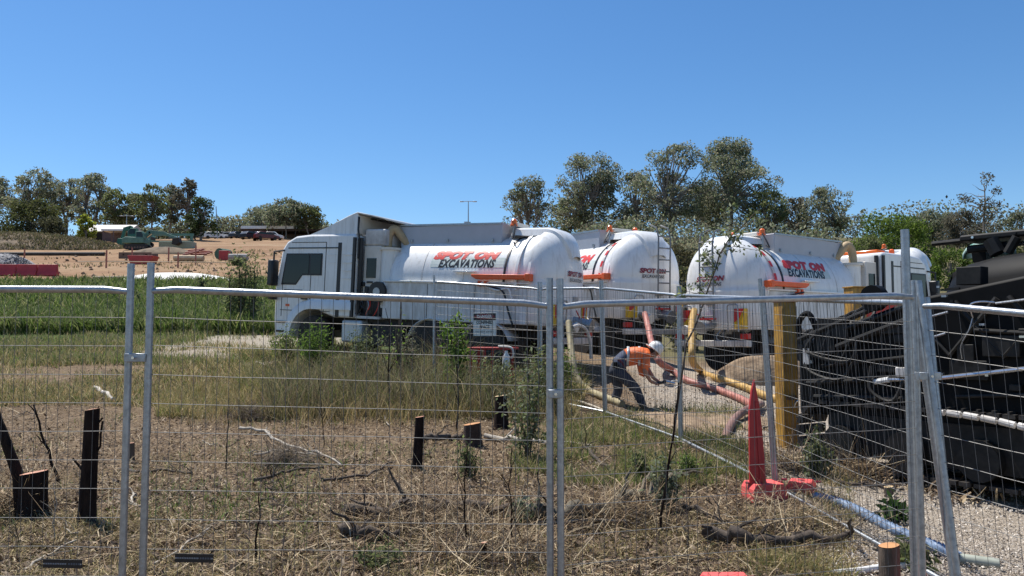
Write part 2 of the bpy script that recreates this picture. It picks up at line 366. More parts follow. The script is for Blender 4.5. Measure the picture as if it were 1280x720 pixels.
spec = [  # px, top, base, width, Y, cols, dens, kind, label
 (-12,218,290,60,170,GUM,1.1,'gum','grey-green gum cut by the left edge of the photo, behind the olive bush'),
 (40,211,290,64,165,GUM,1.1,'gum','broad gum tree rising directly behind the olive bush at far left'),
 (80,219,290,48,172,GUM,1,'gum','gum tree between the broad far-left gum and the twin-headed tall one'),
 (112,214,292,56,165,GUM,1.15,'gum','dark tall gum above the yellow-green bush on the left'),
 (142,232,292,40,160,OLIVE,.9,'gum','thin gum on the right flank of the dark tall gum above the yellow-green bush'),
 (165,240,292,34,170,GUM,.9,'gum','short pale gum in the dip of the left tree line'),
 (187,228,294,44,160,OLIVE,1,'gum','olive round-headed gum behind the green excavator cab'),
 (210,229,294,36,172,GUM,.9,'gum','slim gum behind the excavator boom'),
 (231,221,294,38,165,DUSTY,.9,'gum','pointed greyish gum just left of the dense dark drooping tree'),
 (249,243,292,44,140,[(.035,.055,.018),(.05,.07,.022)],1.8,'round','dense dark green drooping tree ending the left tree line'),
 (330,256,293,54,170,GUM,1,'gum','low gum left of the round pair behind the white-roofed shelter'),
 (356,248,294,52,165,GUM,1.3,'gum','round-headed gum directly over the white-roofed shelter'),
 (384,256,294,40,165,OLIVE,1.2,'gum','small gum touching the beacon of the nearest truck cab'),
 (662,217,330,66,85,GUM,1,'gum','round isolated gum standing above the hopper of the nearest tanker'),
 (740,190,330,90,88,GUM,1.35,'gum','full-headed gum behind the dome of the nearest tanker'),
 (714,245,330,50,95,OLIVE,1,'gum','short gum between the two gums behind the nearest tanker dome'),
 (798,212,330,66,86,GUM,.95,'gum','open airy gum behind the second tanker'),
 (848,176,335,92,80,GUM,1.15,'gum','tall forked gum, left one of the two tallest'),
 (916,173,335,112,82,GUM,1.3,'gum','widest and tallest gum behind the third tanker'),
 (880,232,335,60,90,GUM,1,'gum','lower gum filling the gap between the two tallest gums'),
 (962,232,335,58,78,OLIVE,1.1,'gum','dark gum on the right shoulder of the tallest gum'),
 (996,243,335,44,84,DUSTY,1.1,'gum','brownish gum above the middle of the third tanker hopper'),
 (1042,230,335,76,80,GUM,.8,'gum','open fan-shaped gum with pale branches right of the tall ones'),
 (1020,284,335,60,70,OLIVE,1.3,'round','olive bush at the foot of the fan-shaped gum'),
 (1168,264,335,80,92,GUM,1,'gum','gum on the right behind the bright green willow-like tree'),
 (1118,266,340,116,62,LUSH,1.5,'round','bright green spreading tree behind the cab of the third tanker'),
 (1088,290,345,46,58,OLIVE,1.3,'round','light green bush left of the bright green spreading tree'),
 (1232,222,335,84,80,DUSTY,.9,'bare','straggly half-bare gum rising over the black truck'),
 (1205,262,335,60,84,DUSTY,1,'gum','brown thin gum left of the half-bare gum'),
 (1283,262,335,60,82,GUM,1,'gum','gum cut by the right edge of the photo'),
 (1190,302,370,66,46,LUSH,1.5,'round','dark leafy shrub left of the green tarp bundle'),
 (1246,292,350,84,60,[(.16,.17,.05),(.12,.14,.04)],1.4,'round','pale yellow-green bush behind the green tarp bundle'),
 (1160,325,390,50,44,LUSH,1.3,'round','leafy shrub right behind the fourth tanker dome'),
 (850,306,350,70,48,[(.07,.065,.03),(.10,.085,.045),(.05,.05,.02)],1.3,'round','dark brownish bush in the gap between the second and third tanker'),
 (770,280,340,120,70,OLIVE,1.2,'round','low bush band behind the second tanker top'),
 (32,246,292,92,120,[(.06,.075,.025),(.08,.085,.03)],1.5,'round','big olive rounded bush at far left above the earth bank'),
 (104,266,290,26,125,[(.22,.27,.03),(.28,.30,.05)],1.3,'round','small bright yellow-green bush above the pinkish shed roof'),
 (296,322,332,14,70,OLIVE,1.2,'round','small dark shrub on the bare soil left of the nearest truck cab'),
 (852,318,455,60,27,[(.09,.10,.045),(.12,.11,.05),(.06,.07,.03)],1.4,'round','dark shrub low in the gap between the second and third tanker'),
 (60,272,292,60,118,[(.09,.09,.05),(.07,.075,.035)],1.2,'round','low scrub between the olive bush and the shed'),
]
for i, (px, top, base, wp, Y, cols, dens, kind, lab) in enumerate(spec):
    nm = {'gum': 'gum_tree', 'bare': 'gum_tree', 'round': 'shrub' if wp < 100 and top > 245 else 'bushy_tree'}[kind]
    tree(nm, lab, 'shrub' if nm == 'shrub' else 'tree', px, top, base, wp, Y, cols, dens, kind, i+1, TW if nm == 'gum_tree' else 'bushes beyond the work site')
# far belt that reads as one mass, closes the view behind the single trees
def far_belt(name, x0, x1, Y, h0, h1, seed):
    r = np.random.default_rng(seed); n = 9000; x = r.uniform(x0, x1, n); prof = h0+(h1-h0)*vnoise(x*.12, x*0+seed, seed)
    z = gz(x, np.full(n, Y))+r.random(n)**.8*prof; y = Y+r.uniform(-4, 4, n)
    v, q, c = leaves(np.stack([x, y, z], 1), Y*.0035*r.uniform(.6, 1.6, n), tint(n, GUM[:3]+DUSTY[:1], .25), .7, .3)
    tag(npmesh(name, v, q, leaf, c), 'continuous dark line of far scrub behind the single trees', 'scrub', kind='stuff')
far_belt('far_scrub', -95, -38, 185, 2, 6, 5); far_belt('far_scrub', 0, 80, 100, 4, 7, 6); far_belt('far_scrub', 5, 24, 60, 2.5, 4.2, 9)

# ------------------------------------------------------------------ THE FAR SITE (left)
redbrown = mat('bank_soil', (.10,.075,.045), .95, var=.45, scale=.6, bump=.8, bscale=3, col2=(.22,.16,.105))
def heap(name, c, rx, ry, h, m, seed, parent=None, amp=.18, nn=40):
    r = np.linspace(0, 1, 14); a = np.linspace(0, 2*np.pi, nn); P = np.zeros((14, nn, 3))
    for i, q in enumerate(r):
        X = c[0]+rx*q*np.cos(a); Y = c[1]+ry*q*np.sin(a); nzv = vnoise(X*2.5/max(rx, .5)+seed, Y*2.5/max(rx, .5), seed)
        P[i, :, 0] = X; P[i, :, 1] = Y
        P[i, :, 2] = gz(X, Y)-.05+h*(1-q**2.2)*(1+amp*(nzv-.5)*2)-.3*(q > .99)
    P[:, -1] = P[:, 0]
    return MB().grid(P).build(name, m, parent, angle=80)
tag(heap('earth_bank', (WX(-10, 100), 100, 0), 17, 6, 2.0, redbrown, 3, amp=.15), kind='structure')
tag(heap('earth_bank', (WX(-90, 104), 104, 0), 14, 6, 2.4, redbrown, 8, amp=.15), kind='structure')
def bank_weeds(cx, cy, rx, n, seed, h0):
    r = np.random.default_rng(seed); x = cx+r.uniform(-1, 1, n)*rx; q = r.uniform(-1, .2, n); y = cy+q*6*.95
    rr = np.sqrt(((x-cx)/rx)**2+((y-cy)/6)**2); k = (rr < 1) & (vnoise(x*.5, y*.5, seed) > .06); x, y, rr = x[k], y[k], rr[k]
    z = gz(x, y)-.2+h0*(1-rr**2.2)
    v, q_, c = blades(np.stack([x, y, z], 1), r.uniform(.2, .6, len(x)), r.uniform(.05, .12, len(x)), r.uniform(.2, .8, len(x)), tint(len(x), [(.16,.14,.07), (.10,.11,.04), (.22,.17,.10), (.08,.07,.045)], .2))
    tag(npmesh('bank_weeds', v, q_, grassm, c), 'dry weeds growing over the earth bank', 'grass', kind='stuff')
bank_weeds(WX(-10, 100), 100, 17, 16000, 31, 2.0); bank_weeds(WX(-90, 104), 104, 14, 5000, 32, 2.4)
tag(heap('soil_heap', (WX(200, 90), 90, 0), 3.6, 2.0, .75, redbrown, 4), 'low brown soil heap on the site below the excavator boom', 'soil heap')
gravel = mat('grey_gravel', (.10,.10,.11), .9, var=.7, scale=4, bump=1, bscale=9, col2=(.36,.35,.35))
gp = heap('gravel_heap', (WX(2, 61), 61, 0), 2.9, 2, 1.35, gravel, 5); tag(gp, 'grey heap of broken stone behind the red barriers', 'gravel heap')
r_ = np.random.default_rng(4); st = MB()
for i in range(500):
    a = r_.uniform(3.1, 6.3); q = r_.uniform(0, 1)**.6; x = WX(2, 61)+2.9*q*math.cos(a); y = 61+2*q*math.sin(a)
    z = g(x, y)+1.33*(1-q**2.2); s = r_.uniform(.05, .12); st.cbox((x, y, z), (s, s, s*.8), tuple(r_.uniform(0, 3, 3)))
st.build('stone', gravel, gp, smooth=False, stuff=True)
redplast = mat('red_plastic', (.40,.035,.035), .5, var=.2, scale=2)
for i in range(4):
    X = WX(-26+26*i, 55)+.35; y = 55.0; zb = g(X, y)
    b = MB().prism([(-.25, 0), (.25, 0), (.2, .2), (.1, .35), (.08, .8), (-.08, .8), (-.1, .35), (-.2, .2)], -.68, .68, 'x').build('road_barrier', redplast, None, bevel=.03)
    b.location = (X, y, zb); b.rotation_euler = (0, 0, R(4-2*i))
    tag(b, ['red water-filled barrier cut by the left photo edge, below the grey stone heap', 'red barrier below the left half of the grey stone heap', 'red barrier below the right foot of the grey stone heap', 'last red barrier, right-hand end of the row'][i], 'barrier', 'red barriers below the stone heap')
    cpz = MB().box((-.72, -.05, .25), (-.68, .05, .6)).build('lug', redplast, b)
# geotextile sheet, pale
sheetm = mat('white_sheet', (.62,.60,.56), .8, var=.1, scale=.8, bump=.4, bscale=2)
us = np.linspace(0, 1, 30); vs_ = np.linspace(0, 1, 12); P = np.zeros((12, 30, 3))
for j, v_ in enumerate(vs_):
    for i, u_ in enumerate(us):
        Yv = 47.5+v_*3.5*(1-.4*abs(2*u_-1)**2); X = WX(150+140*u_, Yv)+.1*math.sin(9*v_)
        P[j, i] = (X, Yv, g(X, Yv)+.05+.55*math.sin(math.pi*v_)**.7*math.sin(math.pi*min(1, max(0, u_)))**.4)
tag(MB().grid(P).build('sheet', sheetm, angle=80), 'long white sheet-covered stockpile at the far edge of the green grass', 'ground sheet')
# timbers, pipes, barrier rails on the site
timber = mat('pale_timber', (.42,.33,.22), .8, var=.2, scale=3)
greyconc = mat('grey_concrete', (.30,.28,.26), .85, var=.25, scale=2)
def simple(name, mb, m, lab, cat, group=None, bevel=0):
    o = mb.build(name, m, bevel=bevel); return tag(o, lab, cat, group)
def bar(px0, py0, px1, py1, Y, r): return MB().sweep([W(px0, py0, Y), W(px1, py1, Y)], r, 6)
def onbar(px0, px1, Y, r, dz=0): return MB().sweep([GP(px0, Y, r+dz), GP((px0+px1)/2, Y, r+dz), GP(px1, Y, r+dz)], r, 8)
simple('timber_beam', onbar(216, 253, 76, .28), timber, 'pale long timber lying on the soil below the excavator bucket', 'beam')
simple('concrete_pipe', onbar(285, 308, 76, .35), greyconc, 'grey concrete pipe length left of the truck cab', 'pipe')
simple('edge_log', onbar(-20, 128, 84, .22), frame_m, 'long dark pipe along the foot of the earth bank', 'pipe')
x0, x1 = WX(146, 80), WX(187, 80); zb = g(WX(165, 80), 80)
t = thing('trench_box', 'rusty trench shield lying on the soil in front of the excavator tracks', 'trench box', (x0, 80, zb))
rust = mat('rust', (.17,.11,.08), .9, var=.35, scale=1.5)
MB().box((0, 0, 0), (x1-x0, .1, .65)).build('side_panel', rust, t, bevel=.02); MB().box((0, 1.5, 0), (x1-x0, 1.6, .65)).build('side_panel', rust, t, bevel=.02)
for u_ in (.15, .85): MB().cyl(((x1-x0)*u_, 0, .4), ((x1-x0)*u_, 1.6, .4), .08, 8).build('spreader', rust, t)
simple('red_skip', MB().prism([(0, 0), (1.7, 0), (2.0, .8), (-.3, .8)], 0, 1.4, 'y', Matrix.Translation(GP(161, 72))), redplast, 'faded red skip in front of the trench shield', 'skip', bevel=.02)
simple('tank_drum', MB().cyl(GP(272, 78, .6), GP(272, 78, .6)+Vector((.5, 1.2, 0)), .55, 14), mat('green_drum', (.04,.10,.06), .6), 'dull green drum beside the red box on the soil', 'drum')
simple('red_box', MB().box((-.4, 0, 0), (.5, .7, .95), Matrix.Translation(GP(277, 77))), redplast, 'small red box on the soil by the green drum', 'box', bevel=.03)
pinkpipe = mat('reddish_pipe', (.36,.14,.10), .7, var=.2)
for i in range(7):
    a = GP(226+i*3.5, 84+i*.3, .1+.22*(i % 3)); simple('pipe_length', MB().cyl(a, a+Vector((1.6, .4, .45-.12*i)), .1, 8), pinkpipe, ['reddish pipe at the left end of the loose pile', 'reddish pipe second from the left in the loose pile', 'reddish pipe third from the left in the loose pile', 'middle reddish pipe of the loose pile', 'reddish pipe third from the right in the loose pile', 'reddish pipe second from the right in the loose pile', 'reddish pipe at the right end of the loose pile'][i], 'pipe', 'loose reddish pipes on the site')
for i, (px, Y, h) in enumerate([(131, 66, 1.5), (221, 66, 1.3), (243, 72, 1.7), (163, 74, 1.4), (28, 74, 1.3), (209, 74, 1.4)]):
    a = GP(px, Y); simple('marker_stake', MB().box((-.05, -.05, -.1), (.05, .05, h), Matrix.Translation(a)), pinkpipe,
      ['reddish stake nearest the white fence post tops', 'reddish stake above the white sheet', 'reddish stake under the pale long timber', 'short stake in front of the red skip', 'stake behind the red barriers', 'stake left of the pale long timber'][i], 'stake', 'stakes on the bare soil')
simple('string_rail', MB().sweep([GP(95, 66, .5), GP(131, 66, .55), GP(221, 66, .5), GP(285, 66, .45)], .045, 5), timber, 'timber string rail running between stakes on the bare soil', 'rail')
simple('kerb_beam', onbar(115, 160, 52, .1), timber, 'thin timber strip at the front edge of the bare soil', 'beam')
# excavators
greenp = mat('green_machine_paint', (.03,.14,.085), .45, var=.2, scale=1.5)
tealp = mat('faded_green_paint', (.10,.20,.155), .6, var=.2, scale=1.5)
def excavator(X, Y, s, flip, lab, boompts, gm_, sg):
    t = thing('excavator', lab, 'excavator', (X, Y, g(X, Y)), (0, 0, 0), 'green excavators on the site'); t.scale = (s*flip, s, s)
    for sy in (-1.1, .6):
        tk = MB().prism([(-1.9, .25), (-1.6, 0), (1.6, 0), (1.9, .25), (1.9, .6), (1.6, .85), (-1.6, .85), (-1.9, .6)], sy, sy+.5, 'y').build('track', frame_m, t, bevel=.03)
        for k in range(7): MB().cyl((-1.4+k*.47, sy-.02, .3), (-1.4+k*.47, sy+.52, .3), .17, 8).build('roller', rust, tk)
    b = MB().prism([(-2.1, 1.0), (1.4, 1.0), (1.4, 1.9), (-1.5, 2.05), (-2.1, 1.8)], -1.2, 1.2).build('body', gm_, t, bevel=.08)
    MB().box((-2.15, -1.0, 1.15), (-2.1, 1.0, 1.6)).build('counterweight', frame_m, t, bevel=.02)
    cb = MB().prism([(.1, 1.9), (1.5, 1.7), (1.45, 2.4), (1.1, 2.95), (.1, 2.95)], -1.15, -.2).build('cab', gm_, t, bevel=.05)
    MB().prism([(.25, 2.05), (1.3, 1.95), (1.28, 2.4), (1.02, 2.8), (.25, 2.8)], -1.17, -1.155).build('window', glass, cb)
    for k, (pl, th) in enumerate(boompts):
        M_ = MB()
        for a, b_ in zip(pl[:-1], pl[1:]):
            a = Vector((a[0], .2, a[1])); b_ = Vector((b_[0], .2, b_[1])); d = (b_-a); L = d.length
            Mx = Matrix.Translation(a) @ Matrix.Rotation(-math.atan2(d.z, d.x), 4, 'Y'); M_.box((-.1, -.22-.01*k, -th), (L+.1, .22+.01*k, th), Mx)
        M_.build(['boom', 'arm'][k], gm_, t, bevel=.03)
    MB().sweep([(1.0, .2, 1.8), (2.6, .2, 3.0)], .09, 8).build('ram', steel, t)
    e = boompts[-1][0][-1]
    bk = MB().prism([(e[0]-.5, e[1]), (e[0]+.5, e[1]+.1), (e[0]+.7, e[1]-.7), (e[0]+.1, e[1]-1.15), (e[0]-.6, e[1]-1.0)], -.4, .8).build('bucket', sg, t, bevel=.04)
    return t
excavator(WX(170, 97), 97, .74, 1, 'green excavator with its boom stretched to the right', [([(.6, 1.8), (1.8, 3.0), (4.4, 2.7)], .3), ([(4.2, 2.75), (6.3, 1.9)], .22)], tealp, frame_m)
excavator(WX(172, 104), 104, .8, -1, 'dark green excavator behind, with its bright green bucket lowered to the left', [([(.6, 1.8), (1.6, 3.2), (2.6, 2.9)], .32), ([(2.5, 3.0), (2.9, 1.3)], .24)], greenp, greenp)
simple('machine_frame', MB().box((0,0,1.6),(5.8,.25,1.9), Matrix.Translation(GP(182, 101))).box((0,0,0),(.25,.25,1.6), Matrix.Translation(GP(182, 101))).box((5.4,0,0),(5.7,.25,1.6), Matrix.Translation(GP(182, 101))).box((0,0,.8),(5.8,.2,1.0), Matrix.Translation(GP(182, 101))), tealp, 'long green steel frame behind the excavator boom', 'steel frame')
simple('site_skip', MB().box((0,0,0),(4.1,1.5,1.0), Matrix.Translation(GP(196, 98))), mat('pale_green_steel', (.30,.33,.24), .7), 'pale green bin under the stretched excavator boom', 'bin', bevel=.04)
# shed, shelter, low building
shed_w = mat('shed_wall', (.17,.12,.115), .9, var=.2, scale=.5); roofm = mat('roof_sheet', (.42,.38,.36), .6, var=.15, scale=.5); wroof = mat('white_roof', (.78,.78,.76), .5, var=.04)
t = thing('shed', 'low shed with pinkish grey roof beyond the earth bank', 'shed', GP(100, 128))
MB().box((0, 0, 0), (7.5, 5, 1.7)).build('wall', shed_w, t); MB().prism([(-.3, 1.7), (5.3, 1.7), (2.5, 3.1)], -.3, 7.6, 'x').build('roof', roofm, t)
MB().box((2.2,-.06,0),(3.2,-.01,1.4)).build('door', frame_m, t)
t = thing('carport', 'low carport with a white roof strip right of the shed', 'carport', GP(128, 122))
MB().box((-.6, 0, 1.9), (4.2, 3, 2.15)).build('roof', wroof, t)
for u_ in (-.4, 1.2, 2.6, 4.0): MB().box((u_, .1, 0), (u_+.12, .22, 1.9)).build('post', shed_w, t)
MB().box((-.4, 2.7, 0), (4.0, 2.9, 1.9)).build('wall', shed_w, t)
t = thing('shelter', 'open shelter with a long white roof edge left of the truck cab', 'shelter', GP(299, 165))
MB().box((0, 0, 2.2), (10.9, 6, 2.8)).build('roof', wroof, t); MB().box((-.2, .3, 1.75), (17, 5.8, 2.19)).build('ceiling', mat('brown_beam', (.06,.035,.025), .8), t)
for u_ in np.linspace(.2, 16.6, 7): MB().box((u_, .35, 0), (u_+.2, .55, 1.75)).build('post', frame_m, t)
MB().box((0, 5.5, 0), (17, 5.7, 1.75)).build('wall', shed_w, t)
t = thing('low_building', 'flat grey building behind the parked cars, left of the white-roofed shelter', 'building', GP(256, 195))
MB().box((0, 0, 0), (9, 5, 2.6)).build('wall', mat('grey_wall', (.33,.32,.32), .8), t); MB().box((-.2, -.2, 2.6), (9.2, 5.2, 2.8)).build('roof', roofm, t)
for u_ in (1, 3.2, 5.4, 7.4): MB().box((u_, -.05, .9), (u_+1, -.01, 1.9)).build('window', glass, t)
# parked cars
carpaint = {'white': mat('car_white', (.7,.7,.7), .3, var=.03), 'silver': mat('car_silver', (.35,.36,.38), .3, .5, .05), 'dark': mat('car_dark', (.03,.032,.04), .3, var=.1), 'red': mat('car_red', (.12,.02,.02), .3, var=.1)}
def car(px, Y, col, lab, rz=0, van=False):
    t = thing('parked_car', lab, 'car', GP(px, Y), (0, 0, rz), 'cars in the far car park')
    H_ = 1.9 if van else 1.45
    MB().prism([(-2.1, .3), (2.1, .3), (2.15, .75), (1.3, .95), (.7, H_), (-1.4, H_), (-2.05, .95)], -.85, .85).build('body', carpaint[col], t, bevel=.06)
    MB().prism([(-1.75, .98), (1.15, .98), (.62, H_-.1), (-1.35, H_-.1)], -.865, .865).build('window', glass, t)
    for sx in (-1.3, 1.35):
        for sy in (-.88, .7): MB().cyl((sx, sy, .32), (sx, sy+.18, .32), .32, 12).build('wheel', rubber, t)
    return t
cars = [(258,128,'silver','silver car under the right end of the left tree line'),(266,126,'white','white car left in the far car park pair'),(276,130,'white','white car second from the shelter'),(288,127,'silver','silver car just left of the shelter'),
 (247,134,'dark','dark car beneath the dense drooping tree'),(306,108,'white','white car parked under the left end of the shelter'),(322,108,'silver','silver car parked under the middle of the shelter'),(338,107,'white','white car parked nearest the truck mirror'),(313,101,'dark','dark car in the front row under the shelter'),(331,100,'red','reddish car in the front row beside the truck'),(297,120,'dark','dark car between the shelter post and the silver car')]
for px, Y, col, lab in cars: car(px, Y+42, col, lab, R(random.uniform(-75, 75)))
n_ = 5000; x_, y_ = rng.uniform(-48, -8, n_), rng.uniform(48, 96, n_); k_ = (vnoise(x_*.3, y_*.3, 41) > .62); x_, y_ = x_[k_], y_[k_]
v, q, c = blades(np.stack([x_, y_, gz(x_, y_)], 1), rng.uniform(.1, .35, len(x_)), rng.uniform(.04, .1, len(x_)), rng.uniform(.2, .8, len(x_)), tint(len(x_), [(.14,.14,.05), (.20,.17,.09), (.09,.11,.03)], .2))
tag(npmesh('site_weeds', v, q, grassm, c), 'sparse weed patches over the bare soil of the site', 'grass', kind='stuff')
cl_ = MB(); cm_ = mat('clod', (.17,.105,.065), .95, var=.3, scale=2, col2=(.28,.2,.14))
for i in range(420):
    X_, Y_ = random.uniform(-46, -9), random.uniform(50, 95); s_ = random.uniform(.04, .22)*random.random()+.04; cl_.cbox((X_, Y_, g(X_, Y_)+s_*.2), (s_*1.5, s_*1.2, s_*.7), (random.random(), random.random(), random.random()*3))
tag(cl_.build('clods', cm_, smooth=False), 'scattered clods and rubble over the bare soil of the site', 'rubble', kind='stuff')
# street lamp over the nearest tanker and thin mast
def lamp(px, top, Y, lab):
    t = thing('street_lamp', lab, 'street lamp', GP(px, Y)); h = W(px, top, Y).z-t.location.z
    MB().sweep([(0,0,0), (0,0,h)], [.12, .06], 8).build('pole', galv, t); MB().sweep([(-.9,0,h), (0,0,h+.05), (.9,0,h)], .05, 6).build('arm', galv, t)
    for sx in (-1, 1): MB().cbox((sx*1.0, 0, h), (.6, .3, .12)).build('lamp_head', galv, t, bevel=.03)
lamp(585, 252, 120, 'thin twin-arm street lamp over the nearest tanker hopper'); lamp(155, 270, 150, 'thin distant lamp pole above the excavators')
t = tag(MB().sweep([GP(270, 150), W(270, 258, 150)], .09, 5).build('mast', galv), 'thin mast right of the dense drooping tree', 'mast')
# ------------------------------------------------------------------ TANKERS
def text_mesh(s, size, shear=0, off=0.0, sx=1.0, space=1.0):
    cu = bpy.data.curves.new('t', 'FONT'); cu.body = s; cu.size = size; cu.shear = shear; cu.offset = off; cu.align_x = 'CENTER'; cu.space_character = space
    cu.resolution_u = 3
    o = bpy.data.objects.new('t', cu); C.objects.link(o); dg = bpy.context.evaluated_depsgraph_get(); dg.update()
    me = bpy.data.meshes.new_from_object(o.evaluated_get(dg)); bpy.data.objects.remove(o); bpy.data.curves.remove(cu)
    bm = bmesh.new(); bm.from_mesh(me); bmesh.ops.triangulate(bm, faces=bm.faces)
    for a in range(3): bmesh.ops.bisect_plane(bm, geom=bm.verts[:]+bm.edges[:]+bm.faces[:], plane_co=(0, size*(.1+.25*a), 0), plane_no=(0, 1, 0))
    V = [Vector((v.co.x*sx, v.co.y, 0)) for v in bm.verts]; Fs = [tuple(v.index for v in f.verts) for f in bm.faces]; bm.free()
    return V, Fs
def print_on(name, V, Fs, fn, m, parent):
    me = bpy.data.meshes.new(name); me.from_pydata([tuple(fn(v.x, v.y)) for v in V], [], Fs); me.materials.append(m)
    o = bpy.data.objects.new(name, me); C.objects.link(o); o.parent = parent; return o
def rectV(w_, h_, sh=0, nx=14, ny=8, x0=0, y0=0):
    V = []; Fs = []
    for j in range(ny+1):
        for i in range(nx+1): V.append(Vector((x0+w_*(i/nx-.5)+sh*h_*(j/ny), y0+h_*j/ny, 0)))
    for j in range(ny):
        for i in range(nx): a = j*(nx+1)+i; Fs.append((a, a+1, a+nx+2, a+nx+1))
    return V, Fs
T_SPOT = text_mesh('SPOT ON', .29, .3, .026, 1.0, 1.12); T_EXC = text_mesh('EXCAVATIONS', .27, .25, .012, 1.0, 1.1)
def fitw(T, w_):
    xs = [v.x for v in T[0]]; s = w_/(max(xs)-min(xs)); c = (max(xs)+min(xs))/2
    return [Vector(((v.x-c)*s, v.y, 0)) for v in T[0]], T[1]
R_ = 1.08; ZC = 1.9; AD = .60; RL = 3.82
def side_map(x0, a0, s, off=.007):
    """s=+1 vehicle's left side, -1 right; u,v -> wrapped on the tank"""
    def f(u, v): a = a0+v/R_; return (x0-s*u, s*(R_+off)*math.cos(a), ZC+(R_+off)*math.sin(a))
    return f
def dome_pt(y, z, off=0.0):
    q = max(0.0, 1-abs(y/(R_+off))**2.4-(abs(max(0, z-ZC))/(R_+off))**2.4 if z > ZC else 1-abs(y/(R_+off))**2.4)
    return -(AD+off)*q**.5
def dome_map(off=.012):
    return lambda u, v: (dome_pt(u, v, off)-.004, u, v)      # seen from behind: vehicle right is viewer's right -> caller flips u
def wheel(parent, x, y, s, dual=False):
    wdt = .58 if dual else .3; M_ = Matrix.Translation((x, y, .5)) @ Matrix.Rotation(R(90), 4, 'X')
    wt = MB().lathe([(.30, -wdt/2), (.46, -wdt/2), (.5, -wdt/2+.05), (.5, -.03 if dual else .0), (.47 if dual else .5, 0), (.5, .03 if dual else 0), (.5, wdt/2-.05), (.46, wdt/2), (.30, wdt/2)], M_, 28).build('wheel', rubber, parent)
    rm = MB().lathe([(.31, -wdt/2+.02), (.29, -wdt/2+.09), (.12, -wdt/2+(.16 if dual else .05)), (.0, -wdt/2+(.12 if dual else .02))], Matrix.Translation((x, y, .5)) @ Matrix.Rotation(R(90*s), 4, 'X'), 20).build('rim', rimred, wt)
    return wt
def tanker(name, label, loc, yaw, pitch, side=1, fairing=False, hopper=True, logo=True, ladder=None, door=True, hoop_hazard=True, tshift=0, group='white vacuum tankers parked side by side'):
    """yaw: heading angle of local +x; side: which side faces the camera (+1 left)"""
    t = thing(name, label, 'tanker truck', loc, (0, 0, 0), group); t.rotation_euler = Euler((0, -R(pitch), R(yaw)), 'XYZ')
    # tank
    prof = [(x, R_) for x in (.0, .6, 2, RL-.35)]
    n = 48; rings = [(0, R_), (.5, R_), (1.5, R_), (2.6, R_), (RL-.38, R_), (RL-.22, R_*.985), (RL-.1, R_*.93), (RL-.02, R_*.82), (RL, R_*.7)]
    M_ = Matrix.Translation((0, 0, ZC)) @ Matrix.Rotation(R(90), 4, 'Y')
    tank = MB().lathe([(r, x) for x, r in rings], M_, n).build('tank', white, t, angle=60)
    # lower side skirts (side lockers) and rear drum
    P = MB()
    for s in (-1, 1):
        P.box((0.02, s*.8 if s > 0 else -1.12, 1.0), (RL-.02, 1.12 if s > 0 else -.8, 1.86))
    sk = P.build('side_skirt', skirtw, t, bevel=.02)
    for xx in (1.2, 2.4, 3.4): MB().cyl((xx, side*.62, 2.93-.1), (xx, side*.62, 2.93-.03), .03, 8).build('lifting_lug', galv, t)
    s = side
    for xa in (1.3, 2.55): MB().box((xa-.006, s*1.121-.003, 1.04), (xa+.006, s*1.121+.003, 1.83)).build('locker_seam', frame_m, sk)
    MB().box((0, s*1.10 if s > 0 else -1.16, 1.86), (RL-.02, 1.16 if s > 0 else -1.10, 1.90)).build('skirt_ledge', white, t, bevel=.01)
    # dome: upper superellipsoid, lower same plan straight down
    ny = 33; ys = [R_*math.sin(math.pi*(i/(ny-1)-.5)) for i in range(ny)]; G_ = []
    zrows = [1.0, 1.05, 1.45, 1.84, 1.88, 1.9]
    for z in zrows:
        k = (1.02 if 1.84 <= z <= 1.89 else 1.0)*(.96 if z == 1.0 else 1)
        G_.append([(-AD*k*max(0, 1-abs(y/R_)**2.4)**.5+.02, y*k, z) for y in ys])
    for j in range(1, 17):
        ph = math.pi/2*j/16; zr = math.sin(ph); w_ = max(0.0, 1-zr**2.4)**(1/2.4) if j < 16 else .0; HH = R_*1.12
        G_.append([(-AD*w_*max(0, 1-abs(y/R_)**2.4)**.5+.0, y*w_, ZC+HH*zr) for y in ys])
    G_.append([(x_+.30, y_, z_-.02) for x_, y_, z_ in []] or [(q_[0], q_[1], q_[2]) for q_ in G_[-1]])
    dm = MB().grid(G_); dm.f.append(tuple(range(ny-1, -1, -1)))
    dome = dm.build('rear_dome', white, t, angle=50)
    # flange ring, second rib, strap
    def hoop(x, r0, th, wd, m, nm, a0=-8, a1=188, par=t):
        Pp = MB(); na = 40; G2 = []
        for i in range(na+1):
            a = R(a0+(a1-a0)*i/na); c, sn = math.cos(a), math.sin(a)
            G2.append([(x-wd/2, r0*c, ZC+r0*sn), (x-wd/2, (r0+th)*c, ZC+(r0+th)*sn), (x+wd/2, (r0+th)*c, ZC+(r0+th)*sn), (x+wd/2, r0*c, ZC+r0*sn)])
        Pp.grid(G2); return Pp.build(nm, m, par, angle=40)
    hoop(.02, R_-.01, .05, .06, white, 'flange_ring')
    hoop(1.65, R_-.004, .008, .018, dirtywhite, 'weld_seam', 0, 180); hoop(2.75, R_-.004, .008, .018, dirtywhite, 'weld_seam', 0, 180)
    G6 = []
    for i in range(31):
        a = math.pi*i/30; c, sn = math.cos(a), math.sin(a); G6.append([(.55, R_*c, ZC+R_*sn), (.42, R_*1.004*c, ZC+R_*1.01*sn+.001), (.2, R_*1.02*c, ZC+R_*1.075*sn), (.02, R_*1.025*c, ZC+R_*1.12*sn), (-.01, R_*c, ZC+R_*1.115*sn)])
    MB().grid(G6).build('door_collar', white, t, angle=50)
    st = hoop(.62, R_-.005, .022, .045, black, 'tank_strap', -35, 215)
